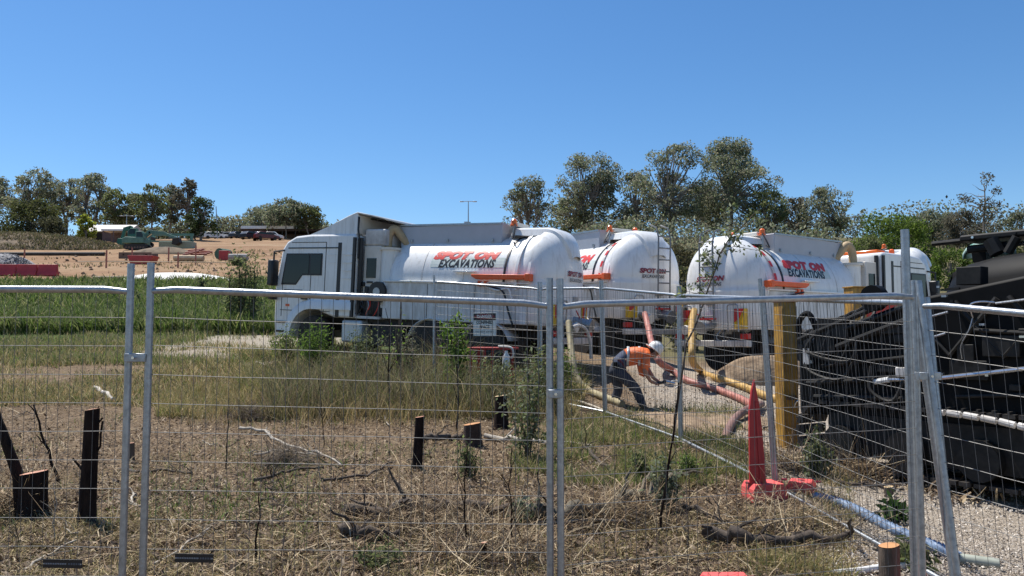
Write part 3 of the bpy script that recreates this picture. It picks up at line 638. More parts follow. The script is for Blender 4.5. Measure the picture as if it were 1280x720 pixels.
    if hoop_hazard:
        for i in range(22):
            a0 = 2+i*8; hoop(.30, R_+.05, .012, .07, redrefl if i % 2 == 0 else dirtywhite, 'hazard_tape', a0, a0+7.9)
    else: hoop(.30, R_-.01, .09, .06, white, 'tank_rib')
    # spine hood
    hz = 3.17 if hopper else 3.05; pts = []
    for i in range(15):
        a = math.pi/2*i/14*.80; pts.append((-(AD+.03)*math.sin(a)**1.0, 1.95+(hz-1.95)*math.cos(a)**.62))
    prof_o = [(.98, hz-.28), (.80, hz)] + [(x, z) for x, z in [(.4, hz)]+pts]; G3 = []
    for (x, z) in prof_o:
        hw = .22+.16*max(0, (z-2.5)/.6)
        d = Vector((x-.25, 0, z-2.0)).normalized()*.20
        G3.append([(x-d.x, -hw-.06, z-d.z), (x, -hw, z-.05), (x+d.x*.2, -hw+.12, z+.0), (x+d.x*.2, hw-.12, z+.0), (x, hw, z-.05), (x-d.x, hw+.06, z-d.z)])
    MB().grid(G3).build('spine_hood', white, t, angle=40)
    if hopper:
        hb = MB().prism([(.98, 2.6), (RL-.12, 2.6), (RL-.05, 3.21), (.98, 3.25)], -.60, .60).build('hopper_box', greypaint, t, bevel=.015)
        MB().box((.99, -.62, 3.22), (RL-.05, .62, 3.262)).build('rim_rail', galv, hb)
        MB().cyl((2.2, .1, 3.26), (2.2, .1, 3.36), .08, 12).build('vent_cap', galv, hb)
        vb = MB().box((.75, -.3, 3.2), (.95, .3, 3.3)).build('valve_block', cream, t, bevel=.02)
        MB().sweep(spline([(.85, s*.3, 3.27), (.7, s*.5, 3.2), (.62, s*.72, 2.9), (.75, s*.55, 2.95)], 4), .02, 6).build('hydraulic_hose', black, t)
    for sy in ((-.42, .42) if ladder is not None else (.42*s,)):
        bc = MB().lathe([(.085, 0), (.085, .03), (.065, .04), (.065, .13), (.035, .16), (0, .16)], Matrix.Translation((.78, sy, hz+.03)), 14).build('beacon', amber if sy*s > 0 else orange, t)
        MB().cyl((.78, sy, hz-.25), (.78, sy, hz+.03), .03, 8).build('bracket', galv, bc)
    # orange clamp arms along both sides
    for q in (s,):
        ar = MB().prism([(-.06, 2.02), (.05, 1.96), (1.22, 1.95), (1.34, 2.01), (1.34, 2.06), (-.06, 2.06)], q*1.10, q*1.26).build('clamp_arm', orange, t, bevel=.012)
        MB().box((1.15, min(q*1.1, q*1.2), 1.80), (1.2, max(q*1.1, q*1.2), 1.92)).box((1.0, min(q*1.1, q*1.2), 1.80), (1.05, max(q*1.1, q*1.2), 1.92)).build('lug', orange, ar)
        MB().box((-.09, min(q*1.08, q*1.28), 1.93), (.02, max(q*1.08, q*1.28), 2.08)).build('hinge', orange, ar, bevel=.01)
        MB().box((1.3, min(q*1.07, q*1.2), 2.1), (1.85, max(q*1.07, q*1.2), 2.13)).build('bracket', white, ar, bevel=.005)
        MB().sweep(spline([(1.2, q*1.2, 1.85), (.8, q*1.2, 1.78), (.55, q*1.2, 1.68), (.42, q*1.2, 1.3), (.3, q*1.2, 1.0)], 5), .022, 6).build('hydraulic_hose', black, t)
        MB().sweep(spline([(1.0, q*1.18, 1.8), (.7, q*1.2, 1.72), (.45, q*1.19, 1.76), (.35, q*1.18, 1.55)], 5), .02, 6).build('white_pipe', white, t)
    if logo:
        V, Fs = rectV(1.9, .24, 0, 20, 3); g_ = side_map(1.62, .30, s, .004); print_on('faded_panel', V, Fs, g_, greenfade, t)
        V, Fs = fitw(T_SPOT, 1.72); print_on('red_lettering', V, Fs, side_map(1.68, .50, s), redprint, t)
        # the letters stand on torn red blocks
        V, Fs = fitw(T_EXC, 1.46); print_on('black_lettering', V, Fs, side_map(1.62, .30, s), blackprint, t)
        fl = lambda fn: (lambda u, v: fn(-u, v))
        V, Fs = fitw(text_mesh('SPOT ON', .15, .2, .008), .80); print_on('rear_red_lettering', V, Fs, (lambda u, v: dome_map(.02)(-u+tshift, v+2.1)), dkred, t)
        V, Fs = fitw(text_mesh('EXCAVATIONS', .11, .2, .002), .66); print_on('rear_black_lettering', V, Fs, (lambda u, v: dome_map(.02)(-u+tshift, v+1.98)), blackprint, t)
    # rear end kit
    for sy in (-1, 1):
        cv = MB().box((-.53, sy*.74-.13, 1.02), (-.40, sy*.74+.13, 1.46)).build('marker_plate', yellow, t)
        MB().prism([(sy*.74-.129, 1.459), (sy*.74+.129, 1.459), (sy*.74+.129, 1.16), (sy*.74-.0, 1.24)], -.536, -.5305, 'x').build('red_flash', redrefl, cv)
        MB().box((-.62, sy*.93-.1, .79), (-.5, sy*.93+.1, .91)).build('tail_light', redrefl, t, bevel=.01)
    MB().box((-.615, -.12, 1.55), (-.56, .10, 1.66)).build('name_plate', galv, t)
    MB().box((-.62, -1.05, .62), (-.5, 1.05, .76)).build('rear_bumper', dirtywhite, t, bevel=.015)
    vl = MB().cyl((-.95, -.05, 1.05), (-.45, -.05, 1.15), .11, 14).build('outlet_pipe', galv, t); MB().cyl((-1.0, -.05, 1.04), (-.93, -.05, 1.055), .15, 14).build('coupling', galv, vl)
    vl = MB().cyl((-.85, .5, 1.0), (-.4, .5, 1.1), .08, 12).build('outlet_pipe', galv, t); MB().cyl((-.9, .5, .99), (-.84, .5, 1.0), .11, 12).build('coupling', cream, vl)
    MB().sweep([(-.7, -.05, 1.2), (-.75, .25, 1.35)], .015, 6).build('lever', redrefl, t)
    for k in range(7):
        y0_ = random.uniform(-.8, .8); MB().sweep(spline([(-.45, y0_, 1.1), (-.6, y0_+random.uniform(-.2, .2), .8), (-.35, y0_+random.uniform(-.4, .4), .65), (-.2, y0_+random.uniform(-.4, .4), .85)], 5), random.choice([.015, .022]), 6).build('air_hose', random.choice([black, frame_m, galv]), t)
    for sy in (-.65, .65):
        MB().sweep([(-.62, sy-.14, .95), (-.64, sy-.14, 1.5), (-.64, sy-.1, 1.55), (-.64, sy+.1, 1.55), (-.64, sy+.14, 1.5), (-.62, sy+.14, .95)], .018, 6).build('grab_rail', galv, t)
    if ladder is not None:
        ld = thing('ladder', None, None); del_ = ld.parent; ld.parent = t
        ly = ladder
        lad = MB(); 
        for q in (-.19, .19): lad.sweep([(-.74, ly+q, 1.1), (-.74, ly+q, 2.95), (-.66, ly+q, 3.2), (-.40, ly+q, 3.3)], .02, 6)
        bpy.data.objects.remove(ld); lm_ = mat('dull_ladder_steel', (.17,.17,.17), .5, .5); ld = lad.build('ladder', lm_, t)
        for k in range(7): MB().cyl((-.74, ly-.19, 1.3+.28*k), (-.74, ly+.19, 1.3+.28*k), .019, 6).build('rung', lm_, ld)
        MB().box((-.76, ly-.2, 1.22), (-.66, ly+.2, 1.26)).build('step_plate', redrefl, ld)
    # chassis and wheels
    MB().box((-.3, -.48, .66), (6.9, -.36, .96)).box((-.3, .36, .66), (6.9, .48, .96)).box((0, -.36, .75), (.12, .36, .9)).box((3, -.36, .75), (3.12, .36, .9)).build('chassis_frame', frame_m, t)
    MB().box((.1, -.95, .88), (4.3, .95, .995)).build('subframe', frame_m, t)
    for x in (1.0, 2.4):
        MB().cyl((x, -.8, .5), (x, .8, .5), .09, 10).build('axle', frame_m, t)
        for sy in (-1, 1):
            wheel(t, x, sy*.88, 1 if sy > 0 else -1, True)
        G4 = []
        for i in range(13):
            a = R(15+150*i/12); G4.append([(x+.62*math.cos(a), s*.62, .5+.60*math.sin(a)*.92), (x+.62*math.cos(a), s*1.17, .5+.60*math.sin(a)*.92)])
        MB().grid(G4).build('mudguard', dirtywhite, t, solid=.02)
    MB().box((.12, s*1.0-.22, .12), (.15, s*1.0+.22, .7)).build('mud_flap', rubber, t)
    wheel(t, 5.85, 1.02, 1); wheel(t, 5.85, -1.02, -1)
    MB().box((3.2, s*.85-.25, .35), (4.1, s*.85+.25, .88)).build('battery_box', frame_m, t, bevel=.03)
    fp = MB().box((4.35, s*.95-.2, .40), (4.95, s*.95+.22, .93)).build('fuel_tank', mat('aluminium_tank', (.5,.52,.52), .4, .3), t, bevel=.05)
    # cab
    arch = [(5.85+.66*math.cos(R(a)), .5+.66*math.sin(R(a))) for a in range(0, 181, 15)]
    prof = [(7.05, .42), (7.10, .9), (7.10, 1.72), (6.93, 2.62), (6.78, 2.82), (6.5, 2.95), (6.0, 2.99), (4.66, 2.99), (4.58, 2.92), (4.58, .98)] + [(5.19, .98)] + [(x, z) for x, z in reversed(arch) if z > .98 and x < 5.85] + [(x, z) for x, z in reversed(arch) if x >= 5.85] + [(6.51, .42)]
    cab = MB().prism(prof, -1.2, 1.2).build('cab', white, t, bevel=.075)
    ys_ = s*1.2; sg_ = lambda a, b: (min(ys_+s*a, ys_+s*b), max(ys_+s*a, ys_+s*b))
    wpoly = [(6.90, 1.74), (6.77, 2.52), (5.60, 2.52), (5.60, 1.98), (6.22, 1.98), (6.42, 1.74)]
    a, b = sg_(.004, .012); wf = MB().prism(wpoly, a, b).build('door_window_frame', black, cab)
    a, b = sg_(.0125, .018)
    MB().prism([(6.85, 1.79), (6.73, 2.48), (6.02, 2.48), (6.02, 2.02), (6.2, 2.02), (6.40, 1.79)], a, b).build('side_window', glass, wf)
    MB().prism([(5.96, 2.48), (5.64, 2.48), (5.64, 2.02), (5.96, 2.02)], a, b).build('side_window', glass, wf)
    a, b = sg_(.002, .006)
    for xa, z0_, z1_ in ((5.95, .98+.2, 2.0), (5.5, 1.1, 2.8), (6.86, .95, 1.78)): MB().box((xa-.008, a, z0_), (xa+.008, b, z1_)).build('door_seam', frame_m, cab)
    MB().box((5.5, a, 2.785), (6.62, b, 2.8)).build('door_seam', frame_m, cab)
    MB().box((5.02, *([a]), .99), (5.13, b, 2.78)).build('black_stripe', black, cab)
    MB().box((5.13, a, 2.64), (6.72, b+.004, 2.67)).build('rain_rail', black, cab)
    MB().box((5.3, a, 1.10), (6.9, b+.004, 1.115)).box((6.2, a, 1.60), (6.8, b+.004, 1.62)).build('door_crease', frame_m, cab)
    for zz in (.55, .78): MB().box((6.55, a, zz), (6.98, b+.02, zz+.05)).build('cab_step', frame_m, cab)
    MB().box((6.6, a, 1.2), (6.72, b+.006, 1.26)).build('side_marker', orange, cab)
    for k in range(4):
        zz = 2.48-k*.19; MB().box((4.70, a, zz), (4.98, b+.012, zz+.02)).build('vent_slot', white, cab)
        if k < 2: MB().box((5.18, a, zz), (5.46, b+.004, zz+.012)).build('vent_slot', white, cab)
    a, b = sg_(0, .05); MB().box((6.02, a, 1.38), (6.2, b, 1.44)).build('door_handle', black, cab)
    MB().box((4.575, a, 1.0), (4.65, b, 2.9)).build('rear_edge_trim', black, cab)
    # wheel-arch flare
    G5 = []
    for i in range(15):
        aa = R(0+96*i/14); G5.append([(5.85+rr*math.cos(aa), ys_+s*dd, .5+rr*math.sin(aa)) for rr, dd in ((.66, -.03), (.66, .06), (.84, .06), (.90, .0))])
    G5 += [[(xx, ys_+s*dd, .5+rr) for rr, dd in ((.66, -.03), (.66, .06), (.84, .06), (.90, .0))] for xx in (5.4, 5.0, 4.62)]
    MB().grid(G5).build('wheel_arch', white, t, angle=50)
    ma = MB().box((7.02, ys_+s*.08-.1, 1.7), (7.2, ys_+s*.08+.14, 2.35)).box((7.0, ys_+s*.08-.09, 1.35), (7.16, ys_+s*.08+.12, 1.62)).build('mirror', black, t, bevel=.04)
    MB().sweep([(6.85, ys_, 2.6), (7.1, ys_+s*.1, 2.56), (7.1, ys_+s*.1, 2.3)], .025, 6).sweep([(6.95, ys_, 1.5), (7.08, ys_+s*.1, 1.5)], .03, 6).build('mirror_arm', black, ma)
    MB().box((7.06, -1.1, 1.78), (7.08, 1.1, 1.8)).build('scuttle_seam', black, cab)
    wsM = MB().prism([(7.112, 1.78), (7.12, 1.79), (6.955, 2.62), (6.945, 2.61)], -1.08, 1.08).build('windscreen', glass, cab)
    for sy in (-.85, .85): MB().box((7.05, sy-.2, .62), (7.14, sy+.2, .8)).build('headlight', glass, cab, bevel=.02)
    bc = MB().lathe([(.09, 0), (.09, .04), (.07, .05), (.07, .16), (.03, .19), (0, .19)], Matrix.Translation((6.0, s*.7, 3.0)), 14).build('beacon', orange, t)
    # behind the cab: cabinets, filter canister, hose, reel
    cbx = MB().box((4.0, -1.1, .99), (4.5, 1.0, 2.72)).build('rear_cabinet', cream, t, bevel=.02)
    yy = s*1.0 if s > 0 else -1.1
    a, b = (min(yy, yy+s*.012), max(yy, yy+s*.012))
    MB().box((4.12, a+s*.002, 1.95), (4.40, b+s*.002, 2.42)).build('cabinet_window', glass, cbx)
    MB().box((4.2, a, 1.83), (4.36, b+s*.02, 1.87)).build('vent_slot', black, cbx)
    MB().cyl((3.86, s*.78, 1.25), (3.86, s*.78, 2.62), .24, 20).build('filter_canister', white, t)
    MB().cyl((3.86, s*.78, 2.62), (3.86, s*.78, 2.68), .29, 20).build('canister_lid', cream, t)
    sand = mat('beige_hose', (.44,.32,.18), .7, var=.15)
    MB().sweep(spline([(3.98, s*.78, 2.66), (3.96, s*.76, 3.0), (3.84, s*.70, 3.15), (3.68, s*.6, 2.95), (3.5, s*.5, 2.74)], 6), .10, 14).build('bent_hose', sand, t)
    rl = MB().cyl((3.92, s*.98, 1.62), (3.92, s*1.2, 1.62), .24, 20).build('hose_reel', black, t); MB().cyl((3.92, s*1.2, 1.62), (3.92, s*1.215, 1.62), .1, 12).build('reel_hub', galv, rl)
    MB().box((3.84, s*1.05-.1, .98), (4.56, s*1.05+.1, 1.04)).build('step', dirtywhite, t)
    for k in range(9):
        x_ = random.uniform(3.9, 4.5); MB().sweep(spline([(x_, s*1.12, 1.5), (x_+random.uniform(-.15, .15), s*1.15, 1.3), (x_+random.uniform(-.2, .2), s*1.13, 1.12), (x_+random.uniform(-.2, .2), s*1.08, 1.05)], 5), .013, 5).build('air_line', random.choice([black, galv, frame_m, redprint]), t)
    for xx_, zz_, hh_ in ((4.05, 1.5, .12), (4.3, 1.55, .2), (4.42, 1.75, .1)): MB().box((xx_, min(yy, yy+s*.05), zz_), (xx_+.1, max(yy, yy+s*.05), zz_+hh_)).build('valve_box', black, t, bevel=.01)
    MB().cyl((4.53, s*1.08, 1.1), (4.53, s*1.08, 2.9), .05, 10).build('air_intake', black, t)
    MB().box((3.86, yy+s*.003 if s < 0 else yy+.003, 1.04), (4.5, (yy+s*.006) if s > 0 else yy-.001, 1.45)).build('dark_panel', black, t)
    if fairing:
        fa = MB().grid([[(6.1, -1.0, 3.0), (6.1, 1.0, 3.0)], [(5.6, -1.08, 3.16), (5.6, 1.08, 3.16)], [(4.9, -1.14, 3.42), (4.9, 1.14, 3.42)], [(4.62, -1.16, 3.50), (4.62, 1.16, 3.50)], [(4.3, -1.0, 3.44), (4.3, 1.0, 3.44)], [(3.68, -.8, 3.29), (3.68, .8, 3.29)]])
        fa.build('roof_fairing', white, t, solid=.03, angle=60)
        MB().box((3.9, -1.0, 2.72), (4.5, 1.0, 3.12)).build('cabinet_top', dirtywhite, t, bevel=.04)
        for q in (-1, 1): MB().prism([(6.1, 2.98), (4.62, 2.98), (4.62, 3.49), (4.9, 3.41), (5.6, 3.15)], q*1.14-.012, q*1.14+.012).build('fairing_side', white, t)
        ub = MB().box((4.60, -1.13, 3.0), (4.63, 1.13, 3.44)).build('fairing_back', cream, t)
        for k in range(5): MB().box((3.75+.18*k, -.8, 3.25+.03*k), (3.79+.18*k, .8, 3.29+.03*k)).build('fairing_rib', frame_m, t)
        MB().sweep([(4.6, s*1.12, 3.4), (4.58, s*1.16, 3.1), (4.54, s*1.16, 2.9), (4.56, s*1.14, 2.4)], .022, 6).build('seal', black, t)
    else:
        lb = MB().box((5.6, -.5, 3.0), (5.9, .5, 3.05)).build('light_bar_base', black, t); MB().box((5.55, -.55, 3.05), (5.95, .55, 3.17)).build('light_bar', amber, t, bevel=.03)
    return t
def place(px_ring, Y_ring, heading, s_off):  # ring point of the tank nearest the camera -> centre of the ring
    return
# truck 1
th = R(28); rx, ry = WX(656, 16.4), 16.4; c1_ = (rx+math.sin(th)*1.08, ry+math.cos(th)*1.08)
T1 = tanker('vacuum_tanker', 'nearest white tanker at left, with cab, tall roof fairing and lettered tank all in view', (c1_[0], c1_[1], 1.0), 180-28, 2.7, 1, fairing=True, hoop_hazard=False); T1.scale = (.97, .97, .97)
th = R(58); rx, ry = WX(759, 19.3), 19.3
T2 = tanker('vacuum_tanker', 'middle white tanker seen from behind, ladder on its dome, directly behind the worker', (rx+math.sin(th)*1.08, ry+math.cos(th)*1.08, 1.18), 180-58, 1.5, 1, ladder=-.04, tshift=.17)
T3 = tanker('vacuum_tanker', 'right-hand white tanker pointing away to the right, ladder at its left, behind the yellow pillars', (4.96, 18.43, .89), math.degrees(math.atan2(1, 1.361)), 0, -1, ladder=-.02, tshift=.0)
T4 = tanker('vacuum_tanker', 'farthest white tanker, only its plain rounded rear shows right of the third cab', (13.5, 27, 1.62), 180-28, 0, 1, hopper=False, logo=False, hoop_hazard=False)

# ------------------------------------------------------------------ TEMPORARY FENCES
def fence_panel(lab, b0, t0, b1, t1, ext=(.14, .14), pitch=.06, group='temporary mesh fence panels along the front', wr=.0016, posts=(1, 1), dia=.019, wm=None, name='mesh_fence_panel'):
    b0, t0, b1, t1 = map(Vector, (b0, t0, b1, t1)); o = (b0+b1)/2
    T = thing(name, lab, 'fence panel', tuple(o), group=group)
    L = lambda p: p-o
    for k, (b, t) in enumerate(((b0, t0), (b1, t1))):
        if posts[k]:
            d = (t-b).normalized(); MB().sweep([L(b), L(t+d*ext[k])], dia, 12).build('post', galv, T)
    u = (t1-t0).normalized(); dz = Vector((0, 0, .012))
    MB().sweep([L(t0+u*.01-dz), L(t0+u*.06-dz*.6), L(t0+u*.14), L(t1-u*.14), L(t1-u*.06-dz*.6), L(t1-u*.01-dz)], [dia*.8, dia*.9, dia, dia, dia*.9, dia*.8], 12).build('top_rail', galv, T)
    MB().sweep([L(b0+(t0-b0)*.05), L(b1+(t1-b1)*.05)], dia*.9, 10).build('bottom_rail', galv, T)
    wv = MB(); ln = (b1-b0).length; nv = int(ln/pitch); hh = (t0-b0).length; nh = int(hh/.152)
    nrm = (t1-t0).cross(t0-b0).normalized()*.002
    for i in range(1, nv):
        a = i/nv+random.uniform(-.06, .06)/nv; pb = b0.lerp(b1, a)*.95+t0.lerp(t1, a)*.05; pt = t0.lerp(t1, a)
        wv.sweep([L(pb)+nrm, L(pb.lerp(pt, .5))+nrm*random.uniform(-1, 3), L(pt)+nrm], wr*.85, 4, cap=False)
    wv.build('vertical_wires', wire_dark, T, stuff=True)
    for j in range(1, nh+1):
        a = 1-j*.152/hh
        if a < .06: break
        p = [b0.lerp(t0, a), b1.lerp(t1, a)]; pts = [L(p[0].lerp(p[1], q/5)+Vector((0, 0, random.uniform(-.003, .003)))) for q in range(6)]
        MB().sweep(pts, wr*1.15, 4, cap=False).build('horizontal_wire', wm or wire_m, T)
    return T
def Pz(px, Y, z): return Vector((WX(px, Y), Y, z))
def up(px, py, Y, base=None):
    t = W(px, py, Y); return Vector((t.x, t.y, g(t.x, t.y))), t
FG = 'temporary mesh fence panels along the front'
b1_, t1_ = up(163, 362, 4.3); fence_panel('front mesh fence panel cut by the left photo edge', b1_-Vector((2.2, -.05, 0)), W(-60, 360, 4.3)-Vector((1.25, 0, 0)), b1_, t1_)
b0_, t0_ = up(188, 361, 4.28); b2_, t2_ = up(687, 380, 4.3); PB = fence_panel('middle front mesh fence panel, the one before the stumps and nearest truck', b0_, t0_, b2_, t2_)
b3_, t3_ = up(700, 381, 4.28); b4_, t4_ = up(1143, 369, 4.8); fence_panel('front mesh fence panel in front of the worker and the yellow pillars', b3_, t3_, b4_, t4_, ext=(.14, .09))
b5_, t5_ = up(1152, 380, 4.72); b5_.x = WX(1196, 4.5); b5_.y = 4.5; b6_, t6_ = up(1390, 402, 3.75); fence_panel('front mesh fence panel at the right edge before the black truck, leaning post', b5_, t5_, b6_, t6_)
SG = 'second line of mesh fence panels behind'
def up2(px, py, Y, lean=0):
    t = W(px, py, Y); return Vector((t.x+lean, t.y, g(t.x, t.y)-.03)), t
q = [(541, 352, 15, 0), (675, 361, 14, 0), (752, 360, 12.8, .05), (849, 369, 10.6, 0), (953, 373, 8.0, .10), (1146, 379, 5.35, .22)]
labs = ['far mesh fence panel holding the danger sign, before the nearest tanker', 'short mesh fence panel behind the central post pair', 'mesh fence panel directly in front of the bending worker', 'mesh fence panel between the worker and the yellow pillar', 'mesh fence panel running from the yellow pillar to the leaning right post']
for i in range(5):
    a_ = up2(*q[i]); b_ = up2(*q[i+1]); d = (b_[1]-a_[1]).normalized()*.03
    fence_panel(labs[i], a_[0]+d, a_[1]+d, b_[0]-d, b_[1]-d, ext=(.12, .12 if i != 3 else .2), group=SG, wr=.0018, dia=.020, pitch=.075 if i < 4 else .06)
# clamps
def clamp(p, lab, w_=.11, rz=0):
    t = thing('fence_clamp', lab, 'clamp', tuple(p), (0, 0, rz), 'fence clamps')
    for q_ in (-.03, .024): MB().box((-w_/2, q_, -.022), (w_/2, q_+.006, .022)).build('plate', galv, t, bevel=.003)
    MB().cyl((0, -.05, 0), (0, .045, 0), .008, 8).build('bolt', steel, t)
    for q_ in (-1, 1): MB().lathe([(.026, -.022), (.026, .022)], Matrix.Translation((q_*(w_/2-.02), 0, 0)), 14).build('collar', galv, t)
clamp(W(171, 447, 4.28), 'galvanised clamp joining the left pair of fence posts'); clamp(W(694, 492, 4.28), 'galvanised clamp joining the central pair of fence posts', .075)
clamp(W(1160, 470, 4.7), 'bolted clamp joining the leaning right-hand fence posts', .13)
# tall loose galvanised post standing behind the right pair
b_, t_ = up(1131, 287, 5.0); tag(MB().sweep([b_, t_], .026, 14).build('tall_post', galv), 'tall galvanised tube sticking up beside the right-hand fence posts', 'post')
b_, t_ = up(1180, 640, 4.9); tag(MB().sweep([Pz(1187, 4.62, 0), W(1158, 372, 4.85)], .022, 12).build('brace_post', galv), 'second leaning tube close behind the right-hand fence post', 'post')
# fence tags
def ftag(px0, py0, px1, py1, Y, lab):
    a = W(px0, py0, Y); b = W(px1, py1, Y)
    t = thing('fence_tag', lab, 'tag', tuple((a+b)/2), (0, R(1), 0), 'black tags on the fence wires'); w_ = b.x-a.x; h_ = abs(a.z-b.z)
    MB().box((-w_/2, -.004, -h_/2), (w_/2, .0, h_/2)).build('plate', black, t, bevel=.001)
    tx = MB(); pale = mat('grey_print', (.25,.26,.28), .5)
    x = -w_/2+.01
    while x < w_*.10: tx.box((x, -.0052, -.004), (x+.006, -.0045, .004)); x += .009
    tx.build('print', pale, t)
    tx = MB(); x = w_*.15
    while x < w_/2-.012: tx.box((x, -.0052, -.005), (x+.009, -.0045, .005)); x += .013
    tx.build('print', mat('dark_grey_print', (.09,.10,.12), .5), t)
    for s_ in (-1, 1): MB().lathe([(.004, 0), (.004, .003)], Matrix.Translation((s_*(w_/2-.006), -.004, 0)) @ Matrix.Rotation(R(90), 4, 'X'), 8).build('rivet', galv, t)
ftag(54, 699, 103, 710, 4.27, 'black tag wired low on the left fence panel'); ftag(219, 692, 267, 703, 4.27, 'black tag wired low on the middle fence panel')
# danger sign on second fence
sgY = 14.62; a = W(590, 391, sgY); b = W(622, 420, sgY); sw, sh = b.x-a.x, a.z-b.z; c = (a+b)/2
t = thing('danger_sign', 'white danger confined space sign with black and red header, hung on the far mesh fence', 'sign', tuple(c), (0, 0, R(-24)))
MB().box((-sw/2, -.01, -sh/2), (sw/2, 0, sh/2)).build('board', white, t, bevel=.002)
hd = MB().box((-sw/2+.01, -.013, sh*.18), (sw/2-.01, -.0105, sh/2-.01)).build('header', blackprint, t)
M_ = Matrix.Translation((0, -.0135, sh*.335)) @ Matrix.Rotation(R(90), 4, 'X') @ Matrix.Diagonal((sw*.45, sh*.115, 1, 1)); MB().lathe([(1, 0), (1, .001)], M_, 24).build('oval', dkred, hd)
def flat_text(nm, s_, wd, ht, z, m, y=-.0155, parent=None, thick=.003):
    T_ = fitw(text_mesh(s_, ht*1.35, 0, thick), wd)
    print_on(nm, T_[0], T_[1], lambda u, v: (u, y, z+v), m, parent or t)
flat_text('lettering', 'DANGER', sw*.66, sh*.13, sh*.285, white); flat_text('lettering', 'CONFINED', sw*.72, sh*.13, sh*.03, blackprint, -.0115)
flat_text('lettering', 'SPACE', sw*.44, sh*.13, -sh*.17, blackprint, -.0115); flat_text('lettering', 'DO NOT ENTER', sw*.8, sh*.07, -sh*.35, blackprint, -.0115, thick=.0)
# red steel trolley beneath it
t = thing('red_steel_rack', 'low red steel rack with a white jug under the danger sign', 'rack', (WX(612, 14.9), 14.9, g(-.4, 14.9)), (0, 0, R(-20)))
for sx in (-.38, -.1, .3): MB().box((sx-.02, -.02, 0), (sx+.02, .02, .78)).box((sx-.02, .38, 0), (sx+.02, .42, .78)).build('leg', redplast, t)
MB().box((-.45, -.05, .78), (.42, .45, .82)).build('top', redplast, t, bevel=.006); MB().box((-.4, 0, .25), (.3, .4, .28)).build('shelf', redplast, t)
MB().lathe([(.06, 0), (.07, .05), (.07, .2), (.03, .27), (.03, .31), (0, .31)], Matrix.Translation((.36, -.08, .45)), 14).build('jug', white, t)
MB().sweep(spline([(.2, -.06, .84), (.45, -.08, .82), (.5, -.08, .7), (.46, -.08, .62)], 5), .02, 8).build('pipe', dirtywhite, t)
# ------------------------------------------------------------------ FENCE FEET, MARKER
pinkp = mat('pink_red_plastic', (.72,.10,.09), .6, var=.12, scale=5)
def foot(p, rz, lab, w_=.6, d_=.24, h_=.13):
    t = thing('fence_block', lab, 'fence foot', tuple(p), (0, 0, rz), 'pinkish red plastic fence feet')
    MB().prism([(-w_/2, 0), (w_/2, 0), (w_/2-.01, h_*.7), (w_/2-.04, h_), (-w_/2+.04, h_), (-w_/2+.01, h_*.7)], -d_/2, d_/2).build('block', pinkp, t, smooth=False, bevel=.006)
    for q_ in (-.16, 0, .16): MB().cyl((q_, 0, h_-.01), (q_, 0, h_+.004), .028, 12).build('socket', dkred, t)
foot((WX(951, 7.75), 7.75, g(2.4, 7.75)), R(10), 'red plastic foot under the red pointed marker', .36, .26, .17); foot((WX(997, 7.95), 7.95, g(2.8, 7.95)), R(-25), 'red plastic foot right of the pointed marker', .28, .22, .14)
foot((WX(900, 5.55), 5.45, .0), R(0), 'red plastic foot cut by the bottom photo edge, left of the cut stump', .36, .26, .14)
foot((WX(1222, 5.05), 5.15, .0), R(-14), 'red plastic foot at the bottom right under the leaning fence posts', .62, .34, .16)
redm = mat('red_marker_plastic', (.42,.028,.03), .5, var=.15, scale=6)
mY = 7.7; o = W(945, 612, mY)
t = thing('pointed_marker', 'tall red pointed marker board standing in the red plastic foot', 'marker', (o.x, mY, g(o.x, mY)+.1))
hh = W(941, 474, mY).z-t.location.z
MB().prism([(-.06, 0), (.10, 0), (.07, hh*.5), (.045, hh*.75), (.0, hh), (-.03, hh*.9), (-.055, hh*.7)], -.02, .03).build('blade', redm, t, bevel=.008)
MB().prism([(.03, .1), (.05, .1), (.015, hh*.8), (.0, hh*.8)], -.034, -.02).build('rib', redm, t)
# yellow pillars
yel = mat('ochre_yellow_paint', (.50,.25,.035), .55, var=.28, scale=4, bump=.3, col2=(.62,.34,.06)); streaks(yel, (.10,.05,.02), .8, (3, 3, .5), 3, .45, .7); bronze = mat('worn_ochre_side', (.20,.11,.04), .6, var=.4, scale=6)
def pillar(px0, px1, top, Y, lab, rz):
    x = WX((px0+px1)/2, Y); z0 = g(x, Y)-.05; h = W(px0, top, Y).z-z0; w_ = (px1-px0)/F*Y*.66
    t = thing('yellow_pillar', lab, 'pillar', (x, Y, z0), (0, 0, R(rz)), 'square yellow steel pillars')
    MB().box((-w_/2, -w_/2, 0), (w_/2, w_/2, h)).build('column', yel, t, bevel=.01)
    MB().box((-w_/2-.015, -w_/2-.015, h), (w_/2+.015, w_/2+.015, h+.02)).build('cap', yel, t, bevel=.004)
    MB().box((w_/2+.002, -w_/2+.04, .02), (w_/2+.03, w_/2-.04, h-.05)).build('side_channel', bronze, t)
    MB().box((-w_/2-.06, -w_/2-.06, 0), (w_/2+.06, w_/2+.06, .03)).build('base_plate', bronze, t)
    MB().box((-w_/2+.03, -w_/2-.012, h*.35), (w_/2-.03, -w_/2-.002, h*.38)).build('weld_plate', bronze, t)
    MB().sweep(spline([(.02, -w_/2-.03, h*.31), (.03, -w_/2-.05, h*.34), (.07, -w_/2-.03, h*.345)], 4), .012, 6).build('hook', steel, t)
    for k in range(3): MB().cyl((w_/2+.03, 0, h*(.25+.25*k)), (w_/2+.05, 0, h*(.25+.25*k)), .03, 8).build('bolt', rust, t)
pillar(966, 996, 378, 10.3, 'square yellow pillar standing left of the black truck, behind the fence', 14); pillar(1055, 1083, 360, 11.8, 'second yellow pillar rising from behind the low end of the black truck', 14)
